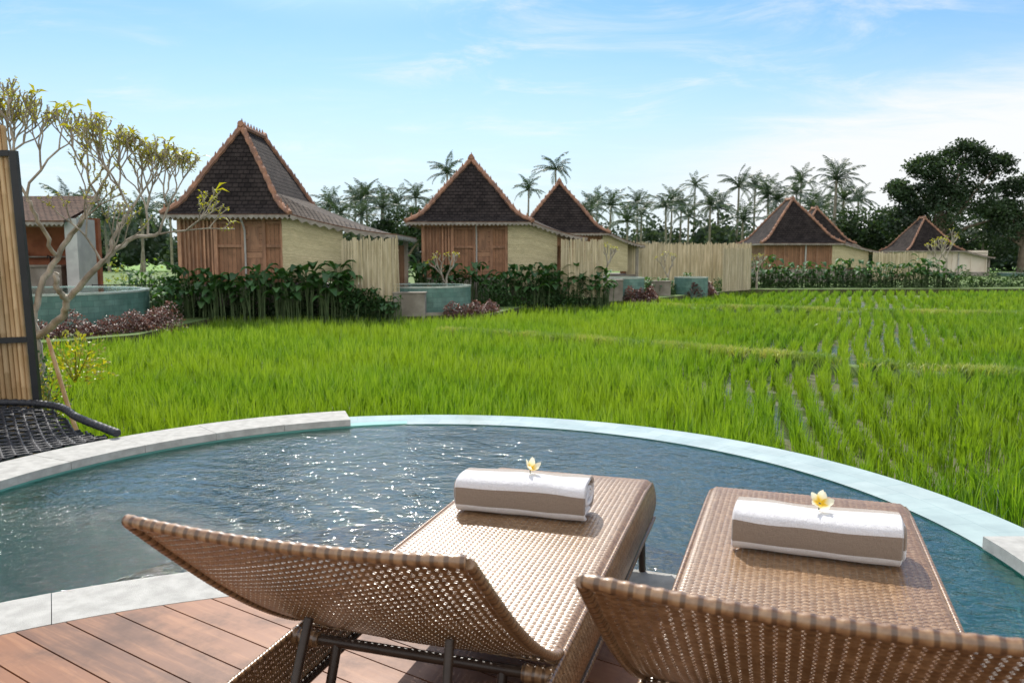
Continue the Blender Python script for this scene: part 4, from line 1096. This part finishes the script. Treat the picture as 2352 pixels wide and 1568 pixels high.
for x in np.arange(-115,115,3.4):
    y=132+random.uniform(-8,14); h=random.uniform(5.6,8.6)
    bl.append((x,y,h*.45,3.4,2.5,h*.55))
    if random.random()<.6: bl.append((x+random.uniform(-2,2),y-6,h*.3,3,2.4,h*.4))
crownmesh(mb,bl,520,.75,22)
for (cx,cy,cz,rx,ry,rz_) in bl:
    rows=[[(cx+rx*.8*math.sin(a)*math.cos(b),cy+2+ry*.6*math.sin(a)*math.sin(b),cz+rz_*.72*math.cos(a)-.6) for b in np.linspace(0,2*math.pi,9)] for a in np.linspace(.05,3.1,6)]
    mb.grid(rows,1)
o=mb.obj('distant_woods',[M['woodsleaf'],M['treeleaf']]); tag(o,'distant belt of tropical trees behind the villas','woods',kind='stuff')

# ------------------------------------------------------------------ sky, sun
SEL=47; SAZ=-12
sd=Vector((math.sin(R(SAZ))*math.cos(R(SEL)),math.cos(R(SAZ))*math.cos(R(SEL)),math.sin(R(SEL))))
w=bpy.data.worlds.new('World'); scene.world=w; w.use_nodes=True; nt=w.node_tree; nt.nodes.clear()
out=nd(nt,'ShaderNodeOutputWorld'); bg=nd(nt,'ShaderNodeBackground'); bg.inputs[1].default_value=.15
sky=nd(nt,'ShaderNodeTexSky',sky_type='NISHITA'); sky.sun_disc=False; sky.sun_elevation=R(SEL); sky.sun_rotation=R(SAZ); sky.air_density=1.0; sky.dust_density=.3; sky.ozone_density=2.4
tc=nd(nt,'ShaderNodeTexCoord'); sep=nd(nt,'ShaderNodeSeparateXYZ',{0:tc.outputs['Generated']}); X,Yc,Z=sep.outputs
inv=mth(nt,'DIVIDE',1.0,mth(nt,'ADD',mth(nt,'MAXIMUM',Z,0.0),.13))
cv=nd(nt,'ShaderNodeCombineXYZ',{0:mth(nt,'MULTIPLY',X,inv),1:mth(nt,'MULTIPLY',Yc,inv),2:0.0}).outputs[0]
mp=nd(nt,'ShaderNodeMapping',{'Vector':cv,'Rotation':(0,0,R(28)),'Scale':(1.0,1.7,1)}).outputs[0]
n1=noise(nt,mp,1.6,10,.68,.6); n2=noise(nt,mp,.8,3,.5,.3)
wisp=mth(nt,'MULTIPLY',rng_map(nt,n1,.44,.74),rng_map(nt,n2,.38,.62))
haze=rng_map(nt,mth(nt,'ADD',Z,mth(nt,'MULTIPLY',mth(nt,'SUBTRACT',n1,.5),.10)),.0,.31,1,0)
haze=mth(nt,'MULTIPLY',haze,.93)
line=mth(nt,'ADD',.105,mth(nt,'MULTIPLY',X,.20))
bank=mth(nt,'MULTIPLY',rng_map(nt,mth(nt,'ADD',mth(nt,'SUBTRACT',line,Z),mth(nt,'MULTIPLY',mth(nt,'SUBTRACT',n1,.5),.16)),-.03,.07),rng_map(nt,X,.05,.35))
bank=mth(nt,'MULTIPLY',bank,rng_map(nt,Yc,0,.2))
back_fill=mth(nt,'MULTIPLY',rng_map(nt,Yc,.1,-.35),rng_map(nt,n2,.25,.5,.55,1.0))  # unseen bright cloud bank behind the camera, added to lift the shadows
dt=nd(nt,'ShaderNodeVectorMath',{0:tc.outputs['Generated'],1:tuple(sd)},operation='DOT_PRODUCT').outputs['Value']
glow_fill=mth(nt,'MULTIPLY',rng_map(nt,dt,.845,.96),rng_map(nt,n1,.25,.6,.5,1.0))  # bright cloud around the sun above the view, added to silver the water
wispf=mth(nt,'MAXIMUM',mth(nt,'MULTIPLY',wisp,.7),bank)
hsv=nd(nt,'ShaderNodeHueSaturation',{'Saturation':1.28,'Value':1.05,'Color':sky.outputs[0]})
col=mixc(nt,haze,hsv.outputs[0],(5.0,5.85,6.45))
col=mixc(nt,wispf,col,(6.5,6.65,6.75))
col=mixc(nt,back_fill,col,(8.2,8.2,8.2))
col=mixc(nt,glow_fill,col,(17.0,16.8,16.2))
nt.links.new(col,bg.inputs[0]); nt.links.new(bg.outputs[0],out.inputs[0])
sl=bpy.data.lights.new('sun','SUN'); sl.energy=5.0; sl.angle=R(.5); sl.color=(1,.95,.87)
so=bpy.data.objects.new('sun',sl); COL.objects.link(so)
so.rotation_euler=(-sd).to_track_quat('-Z','Y').to_euler(); so.location=(0,0,30)

# ------------------------------------------------------------------ camera
cam=bpy.data.cameras.new('camera'); co=bpy.data.objects.new('camera',cam); COL.objects.link(co)
cam.lens=28; cam.sensor_width=36; cam.clip_end=5000; cam.clip_start=.05
co.location=(0,0,1.32); co.rotation_euler=(R(90-6.06),0,0)
cam.dof.use_dof=True; cam.dof.focus_distance=3.6; cam.dof.aperture_fstop=6.3
scene.camera=co
scene.view_settings.view_transform='Standard'; scene.view_settings.look='None'; scene.view_settings.exposure=0
